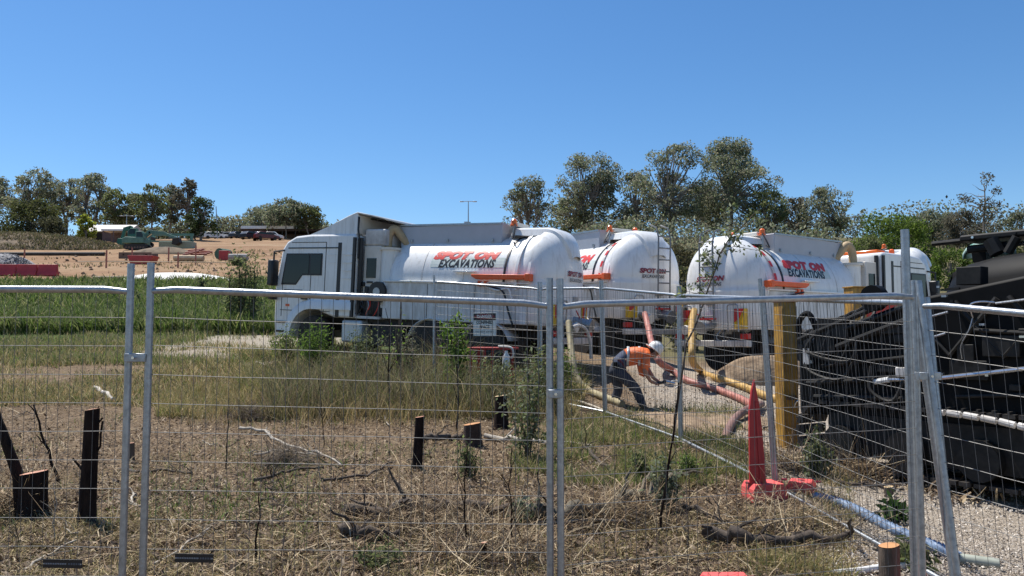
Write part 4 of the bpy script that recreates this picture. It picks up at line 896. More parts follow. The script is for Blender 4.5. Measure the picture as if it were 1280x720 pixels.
def GH(px, py, dz=0.0):
    """where the sight line through a photo point meets the ground"""
    lo = 3.0
    for Y in np.geomspace(3.5, 300, 900):
        p_ = W(px, py, Y)
        if p_.z <= g(p_.x, p_.y): return Vector((p_.x, p_.y, g(p_.x, p_.y)+dz))
    return p_
# ------------------------------------------------------------------ HOSES
def corr(name, pts, r, m, lab, cat='hose', group=None, rib=.0, step=8, n=10):
    P = spline(pts, step); rr = [r*(1+rib*(1 if i % 2 else -1)) for i in range(len(P))]
    return tag(MB().sweep(P, rr, n).build(name, m, angle=70), lab, cat, group)
yh = mat('yellow_hose', (.42,.23,.035), .6, var=.3, scale=8, col2=(.56,.36,.12)); ph = mat('pink_hose', (.36,.10,.075), .55, var=.25, scale=8, col2=(.50,.22,.17))
th_ = mat('tan_hose', (.30,.25,.14), .7, var=.3, scale=8); bh = mat('blue_hose', (.10,.17,.30), .5, var=.3, scale=10, col2=(.22,.30,.42)); brh = mat('brown_hose', (.20,.11,.085), .6, var=.3)
corr('suction_hose', [W(868,388,16.8), W(865,405,16), W(865,430,15.3), W(866,452,15.4), GH(876,468,.07), GH(892,476,.07), GH(925,487,.07), GH(960,501,.07), GH(990,509,.07)], .07, yh, 'yellow suction hose running from the third tanker down to the yellow pillar', rib=.06, step=14)
corr('suction_hose', [W(806,392,18), W(810,408,17.3), W(815,430,16.4), W(824,452,15.6), GH(840,470,.1), GH(858,480,.065), GH(890,489,.065), GH(920,501,.065), GH(942,512,.065)], .065, ph, 'pink suction hose running from the second tanker past the worker to the red marker', rib=.05, step=14)
corr('hose_end', [GH(952,510,.06), W(934,512,12.4), W(920,522,12.0), W(911,536,11.4), GH(906,552,.03)], .06, brh, 'brown curved hose end bending down to the ground left of the red marker', step=8)
corr('suction_hose', [W(711,402,15.9), W(713,425,15.6), W(716,452,15.2), W(722,474,15.0), GH(735,492,.06), GH(752,500,.06), GH(778,510,.06)], .065, th_, 'tan hose hanging from the rear of the nearest tanker to the ground', rib=.06, step=14)
corr('bent_pipe', [W(716,409,15.8), W(724,407,15.9), W(733,413,16), W(738,428,16.1), W(739,448,16.2)], .035, dirtywhite, 'white bent pipe arching beside the tan hose', 'pipe')
paleT = mat('pale_conduit', (.38,.33,.26), .6, var=.15)
corr('conduit', [GH(700,497,.03), GH(742,512,.04), GH(790,532,.03), GH(850,556,.04), GH(905,580,.04), GH(960,607,.03), GH(1008,628,.03)], .022, paleT, 'long thin pale conduit lying diagonally from the tan hose to the red feet', 'conduit')
corr('black_pipe', [GH(1008,629,.02), GH(1050,650,.02), GH(1095,678,.02)], .018, mat('grey_pipe', (.12,.10,.085), .6), 'thin dark pipe alongside the blue hose', 'pipe')
corr('water_hose', [GH(1018,627,.04), GH(1045,634,.05), GH(1075,648,.05), GH(1110,666,.05), GH(1145,682,.05), GH(1180,697,.05), GH(1200,706,.04)], .046, bh, 'ribbed blue hose lying on the gravel edge', rib=.09, step=12)
corr('grey_hose', [GH(1200,706,.04), GH(1225,709,.04), GH(1250,713,.04)], .04, mat('grey_green_hose', (.32,.34,.28), .6), 'grey green hose end beyond the blue hose, under the right posts')
corr('white_pipe', [GH(1040,724,.03), GH(1075,719,.03), GH(1110,715,.03), GH(1145,712,.03)], .024, white, 'white pipe lying at the bottom edge beside the cut stump', 'pipe')
tan = mat('sandy_spoil', (.17,.11,.062), .95, var=.35, scale=3, bump=1, bscale=12, col2=(.36,.26,.165))
tag(heap('spoil_heap', (WX(955, 16.5), 16.5, 0), 1.3, .65, .62, tan, 9, amp=.15), 'sandy spoil heap behind the crossing hoses, left of the yellow pillar', 'soil heap')
dd = heap('spoil_apron', (WX(870, 12.3), 12.3, 0), 1.9, 1.4, .10, tan, 12, amp=.3); tag(dd, 'flat spread of sandy spoil around the worker and hoses', 'spoil')

# ------------------------------------------------------------------ WORKER
WY = 13.6
def wp(px, py, d=0): p_ = W(px, py, WY); return Vector((p_.x, p_.y+d, p_.z))
J = {}
def j(n_, px, py, d, r): J[n_] = (wp(px, py, d), r)
j('pelvis',770,459,0,.155); j('waist',777,449,0,.145); j('chest',790,445,0,.185); j('upper',801,444,0,.165); j('neck',810,441,0,.062); j('skull',817,441,0,.088); j('chin',821,447,0,.06)
j('hipN',770,464,-.10,.105); j('kneeN',792,483,-.14,.075); j('calfN',798,497,-.15,.068); j('ankN',804,511,-.16,.048); j('toeN',813,514,-.18,.042)
j('hipF',768,464,.10,.105); j('kneeF',775,486,.14,.075); j('calfF',771,498,.15,.068); j('ankF',767,509,.16,.048); j('toeF',776,512,.17,.042)
j('shN',806,444,-.17,.062); j('elN',803,463,-.22,.045); j('wrN',811,476,-.16,.03); j('palmN',817,478,-.13,.036)
j('shF',808,445,.17,.062); j('elF',812,462,.20,.045); j('wrF',819,474,.10,.03); j('palmF',823,476,.07,.036)
E = [('pelvis','waist'),('waist','chest'),('chest','upper'),('upper','neck'),('neck','skull'),('skull','chin'),('pelvis','hipN'),('hipN','kneeN'),('kneeN','calfN'),('calfN','ankN'),('ankN','toeN'),('pelvis','hipF'),('hipF','kneeF'),('kneeF','calfF'),('calfF','ankF'),('ankF','toeF'),('upper','shN'),('shN','elN'),('elN','wrN'),('wrN','palmN'),('upper','shF'),('shF','elF'),('elF','wrF'),('wrF','palmF')]
for sfx in 'NF':
    p0 = J['palm'+sfx][0]
    for k in range(4):
        a = p0+Vector((.035, (k-1.5)*.02, -.012)); b_ = a+Vector((.028, 0, -.022-.004*(k == 1))); c_ = b_+Vector((-.012, 0, -.022))
        J[f'f{k}a'+sfx] = (a, .0105); J[f'f{k}b'+sfx] = (b_, .0095); J[f'f{k}c'+sfx] = (c_, .0085)
        E += [('palm'+sfx, f'f{k}a'+sfx), (f'f{k}a'+sfx, f'f{k}b'+sfx), (f'f{k}b'+sfx, f'f{k}c'+sfx)]
    a = p0+Vector((.0, -.035, -.02)); b_ = a+Vector((.03, .008, -.02)); J['ta'+sfx] = (a, .012); J['tb'+sfx] = (b_, .010); E += [('palm'+sfx, 'ta'+sfx), ('ta'+sfx, 'tb'+sfx)]
names = list(J); me = bpy.data.meshes.new('sk'); me.from_pydata([tuple(J[k][0]) for k in names], [(names.index(a), names.index(b_)) for a, b_ in E], [])
so = bpy.data.objects.new('sk', me); C.objects.link(so); md = so.modifiers.new('skin', 'SKIN'); 
for i, k in enumerate(names): me.skin_vertices[0].data[i].radius = (J[k][1]*(1.18 if k.startswith(('hip','knee','calf','ank')) else 1),)*2
me.skin_vertices[0].data[0].use_root = True; md.branch_smoothing = .3
ss = so.modifiers.new('sub', 'SUBSURF'); ss.levels = 2; ss.render_levels = 2
dg = bpy.context.evaluated_depsgraph_get(); dg.update(); bmz = bpy.data.meshes.new_from_object(so.evaluated_get(dg)); bpy.data.objects.remove(so)
skin = mat('skin', (.36,.19,.13), .55, var=.12, scale=10); trouser = mat('navy_trousers', (.022,.028,.05), .85, var=.4, scale=14, col2=(.06,.065,.085)); boot = mat('tan_boot', (.10,.065,.035), .7, var=.3)
shirt = mat('orange_hivis', (.85,.17,.035), .6, var=.15, scale=10, bump=.3); navy = mat('navy_shirt', (.04,.055,.10), .8, var=.3, scale=10); refl = mat('reflective_tape', (.55,.56,.55), .35, .2)
bmz.materials.clear()
for m_ in (skin, trouser, boot): bmz.materials.append(m_)
def nearest(p_):
    best = None; bd = 1e9
    for a, b_ in E:
        A, B = J[a][0], J[b_][0]; t_ = max(0, min(1, (p_-A).dot(B-A)/max(1e-9, (B-A).length_squared))); d_ = (p_-A.lerp(B, t_)).length - (J[a][1]*(1-t_)+J[b_][1]*t_)
        if d_ < bd: bd = d_; best = (a, b_, t_)
    return best
body_z = J['kneeN'][0]; vest_f = []; sl_f = []; tp_f = []
for f in bmz.polygons:
    a, b_, t_ = nearest(f.center); f.use_smooth = True
    if a.startswith(('hip', 'knee', 'calf')) or (a, b_) in (('pelvis','hipN'),('pelvis','hipF')) or (a == 'pelvis' and t_ < .55): f.material_index = 1
    if a.startswith('ank') or (a.startswith('calf') and t_ > .55): f.material_index = 2
    if (a == 'pelvis' and b_ == 'waist' and t_ >= .2) or a in ('waist', 'chest') or (a == 'upper' and b_ != 'neck') or (a == 'upper' and t_ < .6): vest_f.append((f, a, b_, t_))
    if a in ('shN', 'shF') and t_ < .9: sl_f.append(f)
root = thing('person', 'worker in orange vest and white hard hat bending over the hoses behind the fence', 'person', tuple(wp(785, 518)))
off0 = root.location.copy()
bo = bpy.data.objects.new('body', bmz); C.objects.link(bo)
def shell(name, faces, m, off):
    vi = {}; vs = []; fs = []
    for f in faces:
        ids = []
        for v in f.vertices:
            if v not in vi: vi[v] = len(vs); vs.append(bmz.vertices[v].co+bmz.vertices[v].normal*off)
            ids.append(vi[v])
        fs.append(tuple(ids))
    mb_ = MB(); mb_.add(vs, fs); o_ = mb_.build(name, m, None, solid=.008, angle=180); return o_
objs_w = [bo, shell('shirt_lower', [f for f, a, b_, t_ in vest_f if a == 'pelvis' or (a == 'waist' and t_ < .35)], navy, .012), shell('orange_vest', [f for f, a, b_, t_ in vest_f if not (a == 'pelvis' or (a == 'waist' and t_ < .35))], shirt, .018), shell('sleeve', [f for f in sl_f if f.center.y < WY], shirt, .012), shell('sleeve', [f for f in sl_f if f.center.y >= WY], shirt, .012)]
# loose vest front hanging down, tape, belt, hat
objs_w.append(MB().grid([[wp(794,452,-.12), wp(801,453,-.13), wp(808,450,-.13)], [wp(795,460,-.15), wp(802,463,-.16), wp(809,460,-.15)], [wp(797,468,-.14), wp(803,471,-.15), wp(808,467,-.13)]]).build('vest_flap', shirt, solid=.012, angle=80))
for xx_ in (783, 797): objs_w.append(MB().grid([[wp(xx_, 433, -.06), wp(xx_-1, 440, -.19), wp(xx_-2, 456, -.19)], [wp(xx_+3, 433, -.06), wp(xx_+2, 440, -.19), wp(xx_+1, 457, -.19)]]).build('reflective_strip', refl, solid=.006))
for s_ in (-.155, .155): objs_w.append(MB().sweep([wp(771,449,s_), wp(776,453,s_*1.06), wp(780,460,s_*.8)], .02, 8).build('belt', mat('belt', (.10,.02,.035), .7)))
objs_w.append(MB().box(wp(764,452,-.2), wp(770,458,-.16)+Vector((0, 0, -.02))).build('tool_pouch', blackpaint, bevel=.01))
hm = mat('white_hard_hat', (.72,.71,.68), .35, var=.06)
hc = wp(819,436); Mh = Matrix.Translation(hc) @ Euler((0, R(38), 0)).to_matrix().to_4x4()
objs_w.append(MB().lathe([(.165, -.035), (.168, -.025), (.125, -.015), (.128, .02), (.115, .075), (.08, .112), (.035, .128), (0, .13)], Mh, 26).build('hard_hat', hm, angle=60)); 
for k in (-1, 0, 1): objs_w.append(MB().sweep([Mh @ Vector((.10*math.cos(a_)*1.18, k*.035, .012+.122*math.sin(a_))) for a_ in np.linspace(.15, 2.9, 9)], .009, 6).build('hat_ridge', hm))
fc = wp(819.5, 446, -.05)
objs_w.append(MB().lathe([(0, -.012), (.013, 0), (0, .02)], Matrix.Translation(wp(822.5,446,-.02)), 8).build('nose', skin)); objs_w.append(MB().lathe([(0,-.02),(.014,-.01),(.016,.012),(0,.022)], Matrix.Translation(wp(816.5,443,-.088)), 8).build('ear', skin))
for s_ in (-.035, .01): objs_w.append(MB().lathe([(0,-.008),(.009,0),(0,.008)], Matrix.Translation(wp(822.2,443.2,s_-.02)), 8).build('eye', blackpaint))
objs_w.append(MB().sweep([wp(822.3,449,-.045), wp(822.8,449.3,-.02), wp(822.4,449,.0)], .006, 6).build('mouth', dkred))
objs_w.append(MB().lathe([(.07,-.03),(.085,0),(.07,.05)], Matrix.Translation(wp(814,439)), 12).build('hair', darkbark))
for o_ in objs_w: o_.data.transform(Matrix.Translation(-off0)); o_.parent = root
t = thing('hand_tool', 'black and silver hand tool held by the bending worker', 'tool', tuple(wp(820,479,-.05)))
MB().cyl((0,0,0), (.16,0,.03), .028, 10).build('handle', black, t, bevel=.004); MB().cyl((.16,0,.03), (.30,0,.0), .035, 10, .02).build('head', steel, t); 
corr('cord', [wp(824,477,-.05), wp(832,480,-.05), wp(842,476,.0), wp(852,480,.1), wp(846,486,.1)], .012, dirtywhite, 'pale cord running from the worker\'s tool to the pink hose', 'cord')

# ------------------------------------------------------------------ BLACK TRACKED MACHINE
A = Vector((3.30, 9.35, g(3.3, 9.35)+.02)); ang = math.atan2(-.835, .55)
for_dz = 0
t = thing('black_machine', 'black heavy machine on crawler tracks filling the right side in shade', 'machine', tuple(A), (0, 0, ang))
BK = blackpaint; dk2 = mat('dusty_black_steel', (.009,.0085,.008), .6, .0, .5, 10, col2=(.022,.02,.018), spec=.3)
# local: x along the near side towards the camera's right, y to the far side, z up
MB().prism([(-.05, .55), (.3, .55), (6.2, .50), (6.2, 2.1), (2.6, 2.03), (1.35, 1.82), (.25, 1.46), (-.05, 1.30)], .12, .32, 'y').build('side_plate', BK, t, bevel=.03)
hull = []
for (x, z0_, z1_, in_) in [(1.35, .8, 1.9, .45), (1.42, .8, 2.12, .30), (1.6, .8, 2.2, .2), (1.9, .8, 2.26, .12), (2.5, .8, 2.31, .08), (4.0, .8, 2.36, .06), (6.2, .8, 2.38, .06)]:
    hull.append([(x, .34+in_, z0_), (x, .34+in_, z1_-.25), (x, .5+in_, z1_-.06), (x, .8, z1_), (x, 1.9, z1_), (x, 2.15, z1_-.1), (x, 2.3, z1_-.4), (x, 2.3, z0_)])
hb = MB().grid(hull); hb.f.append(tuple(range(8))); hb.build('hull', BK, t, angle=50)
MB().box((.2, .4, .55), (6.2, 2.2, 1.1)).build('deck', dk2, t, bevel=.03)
MB().box((.1, .5, 1.1), (1.4, 2.1, 1.42)).build('engine_cover', dk2, t, bevel=.06)
bm_ = MB().box((1.45, .9, 2.46), (6.2, 1.3, 2.53), None).build('boom', dk2, t, bevel=.02)
MB().cyl((1.05, 1.1, 2.49), (1.5, 1.1, 2.495), .028, 8).build('boom_tip', dk2, bm_)
for k in range(9): MB().cyl((1.6+k*.42, .88, 2.495), (1.6+k*.42, .90, 2.495), .014, 8).build('bolt', steel if k % 3 == 0 else dk2, bm_)
MB().box((3.1, .7, 2.53), (6.2, 1.5, 2.61), None).build('boom_top', BK, bm_, bevel=.02)
for k in range(14): MB().box((3.15+k*.22, .74, 2.61), (3.25+k*.22, 1.0, 2.66)).build('lug', dk2, bm_)
MB().cyl((1.5, 1.0, 2.38), (1.9, 1.0, 2.39), .045, 10).build('cylinder', dk2, t); MB().cyl((1.9, 1.0, 2.39), (2.7, 1.0, 2.42), .025, 10).build('piston', steel, t)
# crawler
for y0_ in (.0, 1.7):
    loop = []; L_ = 5.6; rr = .34; cz = .36
    for i in range(40): loop.append((.35+i*L_/40, cz+rr, 0))
    for i in range(8): a_ = R(90-22.5*i); loop.append((.35+L_+rr*math.cos(a_), cz+rr*math.sin(a_), -math.degrees(a_)+90))
    for i in range(40): loop.append((.35+L_-i*L_/40, cz-rr, 180))
    for i in range(8): a_ = R(-90-22.5*i); loop.append((.35+rr*math.cos(a_), cz+rr*math.sin(a_), -math.degrees(a_)+90))
    tr = MB().box((.35, y0_+.1, .14), (.35+L_, y0_+.4, .58)).build('track_frame', dk2, t)
    plate = None
    for (x, z, an) in loop[::1]:
        if plate is None: plate = MB().box((-.055, 0, -.02), (.055, .5, .02)).box((-.01, 0, .02), (.01, .5, .045)).build('track_plate', frame_m, tr); o_ = plate
        else: o_ = plate.copy(); C.objects.link(o_); o_.parent = tr
        o_.location = (x, y0_, z); o_.rotation_euler = (0, R(an), 0)
    for k in range(8): MB().cyl((.55+k*.74, y0_-.02, .26), (.55+k*.74, y0_+.45, .26), .2, 14).build('roller', dk2, tr)
# pipes, rails, panels on the near face
MB().sweep([(1.05, .06, .98), (1.5, .05, 1.00), (2.55, .05, 1.16)], .022, 8).build('rail_tube', steel, t)
MB().sweep([(.95, .06, .955), (1.12, .05, .985)], .03, 8).build('rail_tube', white, t)
MB().box((1.22, .0, 1.02), (1.34, .06, 1.12)).build('junction_box', dirtywhite, t, bevel=.01)
pp = MB()
for k in range(9):
    a0_ = (1.62+k*.16, -.06, .70-.0022*k*k*1.2); a1_ = (1.62+k*.16+.13, -.06, .70-.0022*(k+1)**2*1.2); MB().cyl(a0_, a1_, .032, 10).build('conduit_link', dirtywhite, t)
for (x0_, z0_, x1_, z1_, r__) in [(.0,1.40,1.3,1.86,.03),(.5,1.32,1.35,1.62,.035),(.6,1.52,1.3,1.74,.02),(.3,1.1,1.5,1.25,.02),(.1,.9,1.2,1.0,.025),(2.0,1.5,3.5,1.4,.02),(1.8,.85,3.0,.95,.02),(2.2,1.75,2.7,1.80,.012),(1.5,1.62,1.75,1.68,.012),(1.55,1.42,1.72,1.47,.012),(.2,.75,1.4,.8,.03)]:
    MB().cyl((x0_, .07, z0_), (x1_, .07, z1_), r__, 8).build('pipe', dk2 if r__ > .015 else galv, t)
for k in range(22):
    x_ = random.uniform(.1, 4.5); z_ = random.uniform(.8, 1.55)
    if x_ < 1.2: z_ = min(z_, 1.1+x_*.3)
    MB().cyl((x_, .08, z_), (x_, .115, z_), random.choice([.012, .02]), 8).build('bolt', random.choice([galv, dk2, dk2]), t)
for k in range(14):
    x_ = random.uniform(.0, 3.6); z_ = random.uniform(.85, 1.5); w__ = random.uniform(.1, .4)
    MB().box((x_, .06, z_), (x_+w__, .118, z_+random.uniform(.05, .25))).build('cover_plate', dk2, t, bevel=.008)
for k in range(5):
    x_ = random.uniform(-.1, 3.2); z_ = random.uniform(1.0, 1.6); MB().sweep(spline([(x_, .05, z_), (x_+random.uniform(-.2, .2), -.02, z_-.25), (x_+random.uniform(.1, .5), .0, z_-.35), (x_+random.uniform(.2, .7), .06, z_-random.uniform(0, .2))], 5), random.choice([.012, .02]), 6).build('hydraulic_hose', random.choice([black, dk2]), t)
MB().sweep(spline([(2.0,.04,1.62),(2.0,.0,1.74),(2.1,-.0,1.77),(2.2,.05,1.76)], 4), .008, 6).build('cable', steel, t); MB().sweep(spline([(2.0,.04,1.62),(1.98,.0,1.5),(1.9,.0,1.35),(1.88,.05,1.22)], 4), .005, 5).build('cable', galv, t)
MB().box((.12, -.02, 1.12), (.20, -.01, 1.30)).build('paper_tag', dirtywhite, t)
MB().cyl((.95,.04,1.85),(.95,.15,1.85),.14,16).build('pulley', BK, t); MB().sweep(spline([(.0,.1,1.35),(.0,.08,1.6),(.12,.1,1.7),(.22,.15,1.45)],5),.035,8).build('hydraulic_hose', BK, t)
for k in range(34):
    x_ = random.uniform(1.3, 5.2); z_ = random.uniform(1.6, 2.3); w__ = random.uniform(.08, .55)
    M_ = Matrix.Translation((x_, random.uniform(.2, .5) if z_ < 2.1 else random.uniform(.6, 1.6), z_)) @ Euler((0, random.uniform(-.35, .25), 0)).to_matrix().to_4x4()
    MB().box((0, -.05, -.03), (w__, .1, random.uniform(.03, .16)), M_).build('bracket', random.choice([BK, dk2]), t, bevel=.006)
for k in range(12):
    x_ = random.uniform(1.5, 4.6); MB().cyl((x_, .9, 2.3), (x_+random.uniform(-.1, .1), .9, random.uniform(2.4, 2.52)), random.choice([.02, .05, .08]), 8).build('fitting', random.choice([BK, dk2]), t)
for k in range(7): MB().sweep([(1.3+.5*k, .10, 1.75+.03*k), (1.75+.5*k, .08, 1.25), (2.2+.5*k, .1, 1.80)], .03, 6).build('brace', dk2, t)
for k in range(16):
    x_ = random.uniform(1.4, 4.2); z_ = random.uniform(.9, 2.0); MB().box((x_, .03, z_), (x_+random.choice([.03, .05, .14]), .06, z_+.02)).build('scuff_plate', random.choice([galv, dk2, steel]), t)
# chain of hose coils on the low end
for k in range(6): a_ = Vector((.05+.14*k, .2, 1.42+.05*k)); MB().sweep([a_+Vector((.12*math.cos(q_), .1*math.sin(q_), .10*math.sin(q_)+.0*k)) for q_ in np.linspace(0, 6.28, 13)], .02, 6).build('hose_coil', dk2, t)
# green tarp bundle on top
tarp = mat('green_white_tarp', (.03,.25,.19), .7, var=.3, scale=9, bump=.5, col2=(.55,.66,.60))
P = np.zeros((9, 26, 3)); p0 = W(1213, 322, 9.1); p1_ = W(1260, 320, 8.9)
for i in range(26):
    for k in range(9):
        a_ = math.pi*k/8; q_ = p0.lerp(p1_, i/25); rr = .065+.035*math.sin(i*.9)+.02*random.random(); P[k, i] = (q_.x+.01*random.random(), q_.y+rr*1.8*math.cos(a_), q_.z+rr*math.sin(a_)*1.5)
tag(MB().grid(P).build('tarp_bundle', tarp, angle=60, solid=.01), 'rolled green and white tarp on top of the black machine', 'tarp')
tag(MB().box((0,0,0),(.62,.5,.24), Matrix.Translation(W(1086,404,13.2)) @ Matrix.Rotation(R(-14),4,'Y')).build('red_cover', mat('bright_red', (.55,.05,.03), .5), bevel=.02), 'red sloping cover behind the low end of the black machine', 'cover')
tag(MB().box((0,0,0),(.22,.1,.12), Matrix.Translation(W(1116,403,12.6)) @ Matrix.Rotation(R(-14),4,'Y')).build('number_plate', dirtywhite, bevel=.01), 'small pale plate right of the red cover', 'plate')

# ------------------------------------------------------------------ STUMPS, LOGS, STICKS
cutr = mat('fresh_cut_wood', (.42,.17,.10), .8, var=.2, scale=12, col2=(.60,.33,.22)); cuty = mat('pale_cut_wood', (.50,.36,.20), .8, var=.2, scale=12)
brownbark = mat('brown_bark', (.085,.06,.045), .9, var=.4, scale=18, bump=.8, stretch=(1,1,.2), col2=(.15,.11,.08))
paleb = mat('bleached_branch', (.32,.27,.21), .85, var=.3, scale=10, col2=(.46,.41,.34)); darkb = mat('dark_branch', (.05,.036,.028), .9, var=.4, scale=10, bump=.5, col2=(.10,.075,.055))
def stump(px, top, bot, wpx, lab, bk=darkbark, ct=cutr, lean=0, Y=None, extra=None):
    b_ = GH(px, bot) if Y is None else Vector((WX(px, Y), Y, g(WX(px, Y), Y))); Yv = b_.y; h = W(px, top, Yv).z-b_.z; r = wpx/F*Yv/2
    t = thing('tree_stump', lab, 'stump', tuple(b_-Vector((0, 0, .02))), group='cut tree stumps in the cleared ground')
    n = 18; G_ = []; rnd = [random.uniform(-.06, .06) for _ in range(n)]
    for k, (f_, z) in enumerate([(1.45, -.06), (1.25, .05), (1.1, .2), (1.03, .5), (1.0, .8), (1.0, 1.0)]):
        G_.append([(r*f_*(1+rnd[q_ % n]*(1.6-z)+.03*math.sin(q_*5+k))*math.cos(2*math.pi*q_/n)+lean*z*h, r*f_*(1+rnd[q_ % n]*(1.6-z))*math.sin(2*math.pi*q_/n), z*h+(.04*r*math.cos(2*math.pi*q_/n)*4 if z == 1 else 0)) for q_ in range(n+1)])
        G_[-1][-1] = G_[-1][0]
    MB().grid(G_).build('bark', bk, t, angle=70)
    mb_ = MB(); c_ = [Vector(v) for v in G_[-1][:-1]]; top_ = [Vector((v.x, v.y, v.z+.003)) for v in c_]; cen = sum(top_, Vector())/n
    mb_.add([cen+(v-cen)*.97 for v in top_]+[cen+Vector((0,0,.004))], [(i, (i+1) % n, n) for i in range(n)]); mb_.build('cut_face', ct, t, angle=80)
    return t, h, r
s1, h, r = stump(40, 588, 648, 32, 'thick dark stump with reddish cut top at the left edge')
MB().sweep(wobble([(-r*.9, 0, .05), (-r*1.2, 0, h*.9), (-r*2.6, 0, h*1.9), (-r*3.4, 0, h*2.5)], .008, 3), [r*.5, r*.48, r*.46, r*.44, r*.40, r*.38, r*.35, r*.33, r*.3, r*.28], 10).build('side_limb', darkbark, s1, angle=70)
s2, h, r = stump(108, 509, 656, 17, 'tall thin dark stump, tallest of the cut trunks, left of the fence post pair', lean=.02)
MB().sweep(wobble([(r*.9, 0, h*.62), (r*1.6, 0, h*.68), (r*1.9, 0, h*.9)], .006, 2), .009, 6).sweep(wobble([(r*.9, 0, h*.85), (r*1.9, 0, h*.93)], .004, 2), .008, 6).sweep([(-r*.8, 0, h*.48), (-r*2.3, 0, h*.58)], [.012, .008], 6).build('twig', darkbark, s2, stuff=True)
stump(521, 519, 589, 12, 'slim upright stump in the middle of the cleared ground', lean=.05)
stump(590, 528, 560, 22, 'short wide stump with orange cut top, second of the middle group', bk=mat('red_brown_bark', (.06,.035,.025), .9, var=.4, scale=18, bump=.8), ct=mat('orange_cut', (.45,.22,.09), .8, var=.2, scale=12))
stump(626, 493, 536, 16, 'black stump beside the leafy shrub, farthest of the middle group', ct=cuty)
stump(1103, 678, 770, 24, 'brown sawn stump at the bottom edge beside the blue hose', bk=brownbark, ct=mat('orange_cut', (.45,.22,.09)), Y=5.3)
stump(1, 695, 770, 11, 'small broken stump at the bottom left corner', Y=5.2, bk=brownbark); stump(605, 675, 706, 7, 'thin snapped stub at the bottom centre left of the central posts'); stump(1111, 606, 622, 11, 'tiny ragged stump on the gravel by the black machine', bk=brownbark, ct=cuty)
stump(163, 552, 575, 9, 'little pale stub just left of the left fence posts', bk=brownbark, ct=cutr)
def log(name, pts, r, m, lab, cat='branch', tw=3, lift=1.15, taper=.5):
    r *= 1.25; P = [GH(a, b_, r*lift+.022) for a, b_ in pts]; P = wobble(P, r*.9, 4); n = len(P)
    mb_ = MB().sweep(P, [r*(1-taper*i/n)*random.uniform(.88, 1.12) for i in range(n)], 8)
    o_ = mb_.build(name, m, angle=70); tag(o_, lab, cat, 'fallen branches in the cleared ground')
    tm = MB()
    for k in range(tw):
        a = random.choice(P[1:]); d = Vector((random.uniform(-1, 1), random.uniform(-1, 1), random.uniform(.05, .7))).normalized()*random.uniform(.12, .4)
        tm.sweep(wobble([a, a+d*.5+Vector((0,0,.02)), a+d], .02, 2), [r*.35, r*.3, r*.25, r*.2, r*.12], 5)
    if tw: tm.build('twig', m, o_, stuff=True)
    return o_
log('fallen_branch', [(300,540),(330,543),(355,560),(395,572),(428,588)], .018, paleb, 'long pale forked branch on bare soil between the left posts and the slim stump')
log('fallen_branch', [(318,573),(345,568),(375,570),(400,574)], .014, paleb, 'short pale branch crossing under the long forked one')
log('fallen_branch', [(318,606),(360,594),(405,589)], .016, darkb, 'thin dark branch just below the pale forked branch')
log('fallen_branch', [(404,606),(460,600),(490,583)], .014, darkb, 'thin dark branch left of the foot of the slim stump')
log('fallen_log', [(528,556),(560,554),(578,552)], .035, darkb, 'dark log lying between the slim stump and the short wide stump', tw=1, taper=.15)
log('fallen_log', [(606,551),(640,555),(684,560)], .028, paleb, 'pale log right of the short wide stump', tw=1, taper=.2)
log('fallen_log', [(430,652),(500,650),(560,652),(620,650),(690,652)], .05, darkb, 'dark fallen trunk lying left of the central posts', tw=7)
log('fallen_log', [(640,657),(700,656),(735,652),(790,640),(822,630),(838,608)], .06, mat('grey_log', (.10,.085,.06), .9, var=.4, scale=8, bump=.6), 'curved grey log crossing behind the central fence posts', tw=7)
log('fallen_log', [(425,676),(460,679),(500,678)], .04, darkb, 'short dark log in dry grass at the bottom, below the dark trunk', tw=3)
log('fallen_log', [(885,684),(930,686),(990,686),(1062,682)], .045, darkb, 'long dark branch at the bottom right, left of the brown sawn stump', tw=6)
log('fallen_branch', [(854,640),(885,652),(905,664)], .022, darkb, 'dark branch slanting down in the middle right litter')
log('fallen_branch', [(728,560),(745,578),(772,600)], .02, darkb, 'dark crooked branch right of the central posts')
log('fallen_branch', [(640,660),(760,657),(800,660)], .012, paleb, 'thin pale rod in front of the curved grey log', tw=0)
log('fallen_branch', [(118,489),(130,497),(142,504)], .032, mat('white_wood', (.55,.5,.44), .8, var=.1), 'thick white stick on bare soil left of the left posts', tw=0, taper=.1)
log('fallen_branch', [(190,713),(225,694),(265,664)], .010, paleb, 'thin pale stick rising over the black tag on the middle panel', tw=1)
log('fallen_branch', [(30,720),(55,703),(95,681)], .010, paleb, 'thin pale stick behind the black tag on the left panel', tw=1)
log('fallen_branch', [(320,455),(380,482),(440,503)], .014, paleb, 'long thin pale branch across the dry grass below the cab', tw=2)
log('fallen_branch', [(455,500),(475,515),(486,535)], .013, paleb, 'small curved pale branch below the fuel tank of the nearest truck', tw=1)
log('fallen_branch', [(740,562),(700,556),(642,556)], .012, paleb, 'thin pale branch running behind the central posts', tw=1)
log('fallen_branch', [(170,595),(210,592),(240,596)], .014, darkb, 'short dark branch right of the left fence posts')
log('fallen_branch', [(560,700),(600,692),(680,690)], .014, paleb, 'pale branch in the brush at the bottom centre')
log('fallen_branch', [(1010,595),(1060,612),(1130,618)], .02, darkb, 'dark branch lying along the foot of the black machine')
log('fallen_branch', [(1090,648),(1105,640),(1122,622)], .012, paleb, 'small pale stick on the gravel by the leafy sprig', tw=1)
SMALL = []
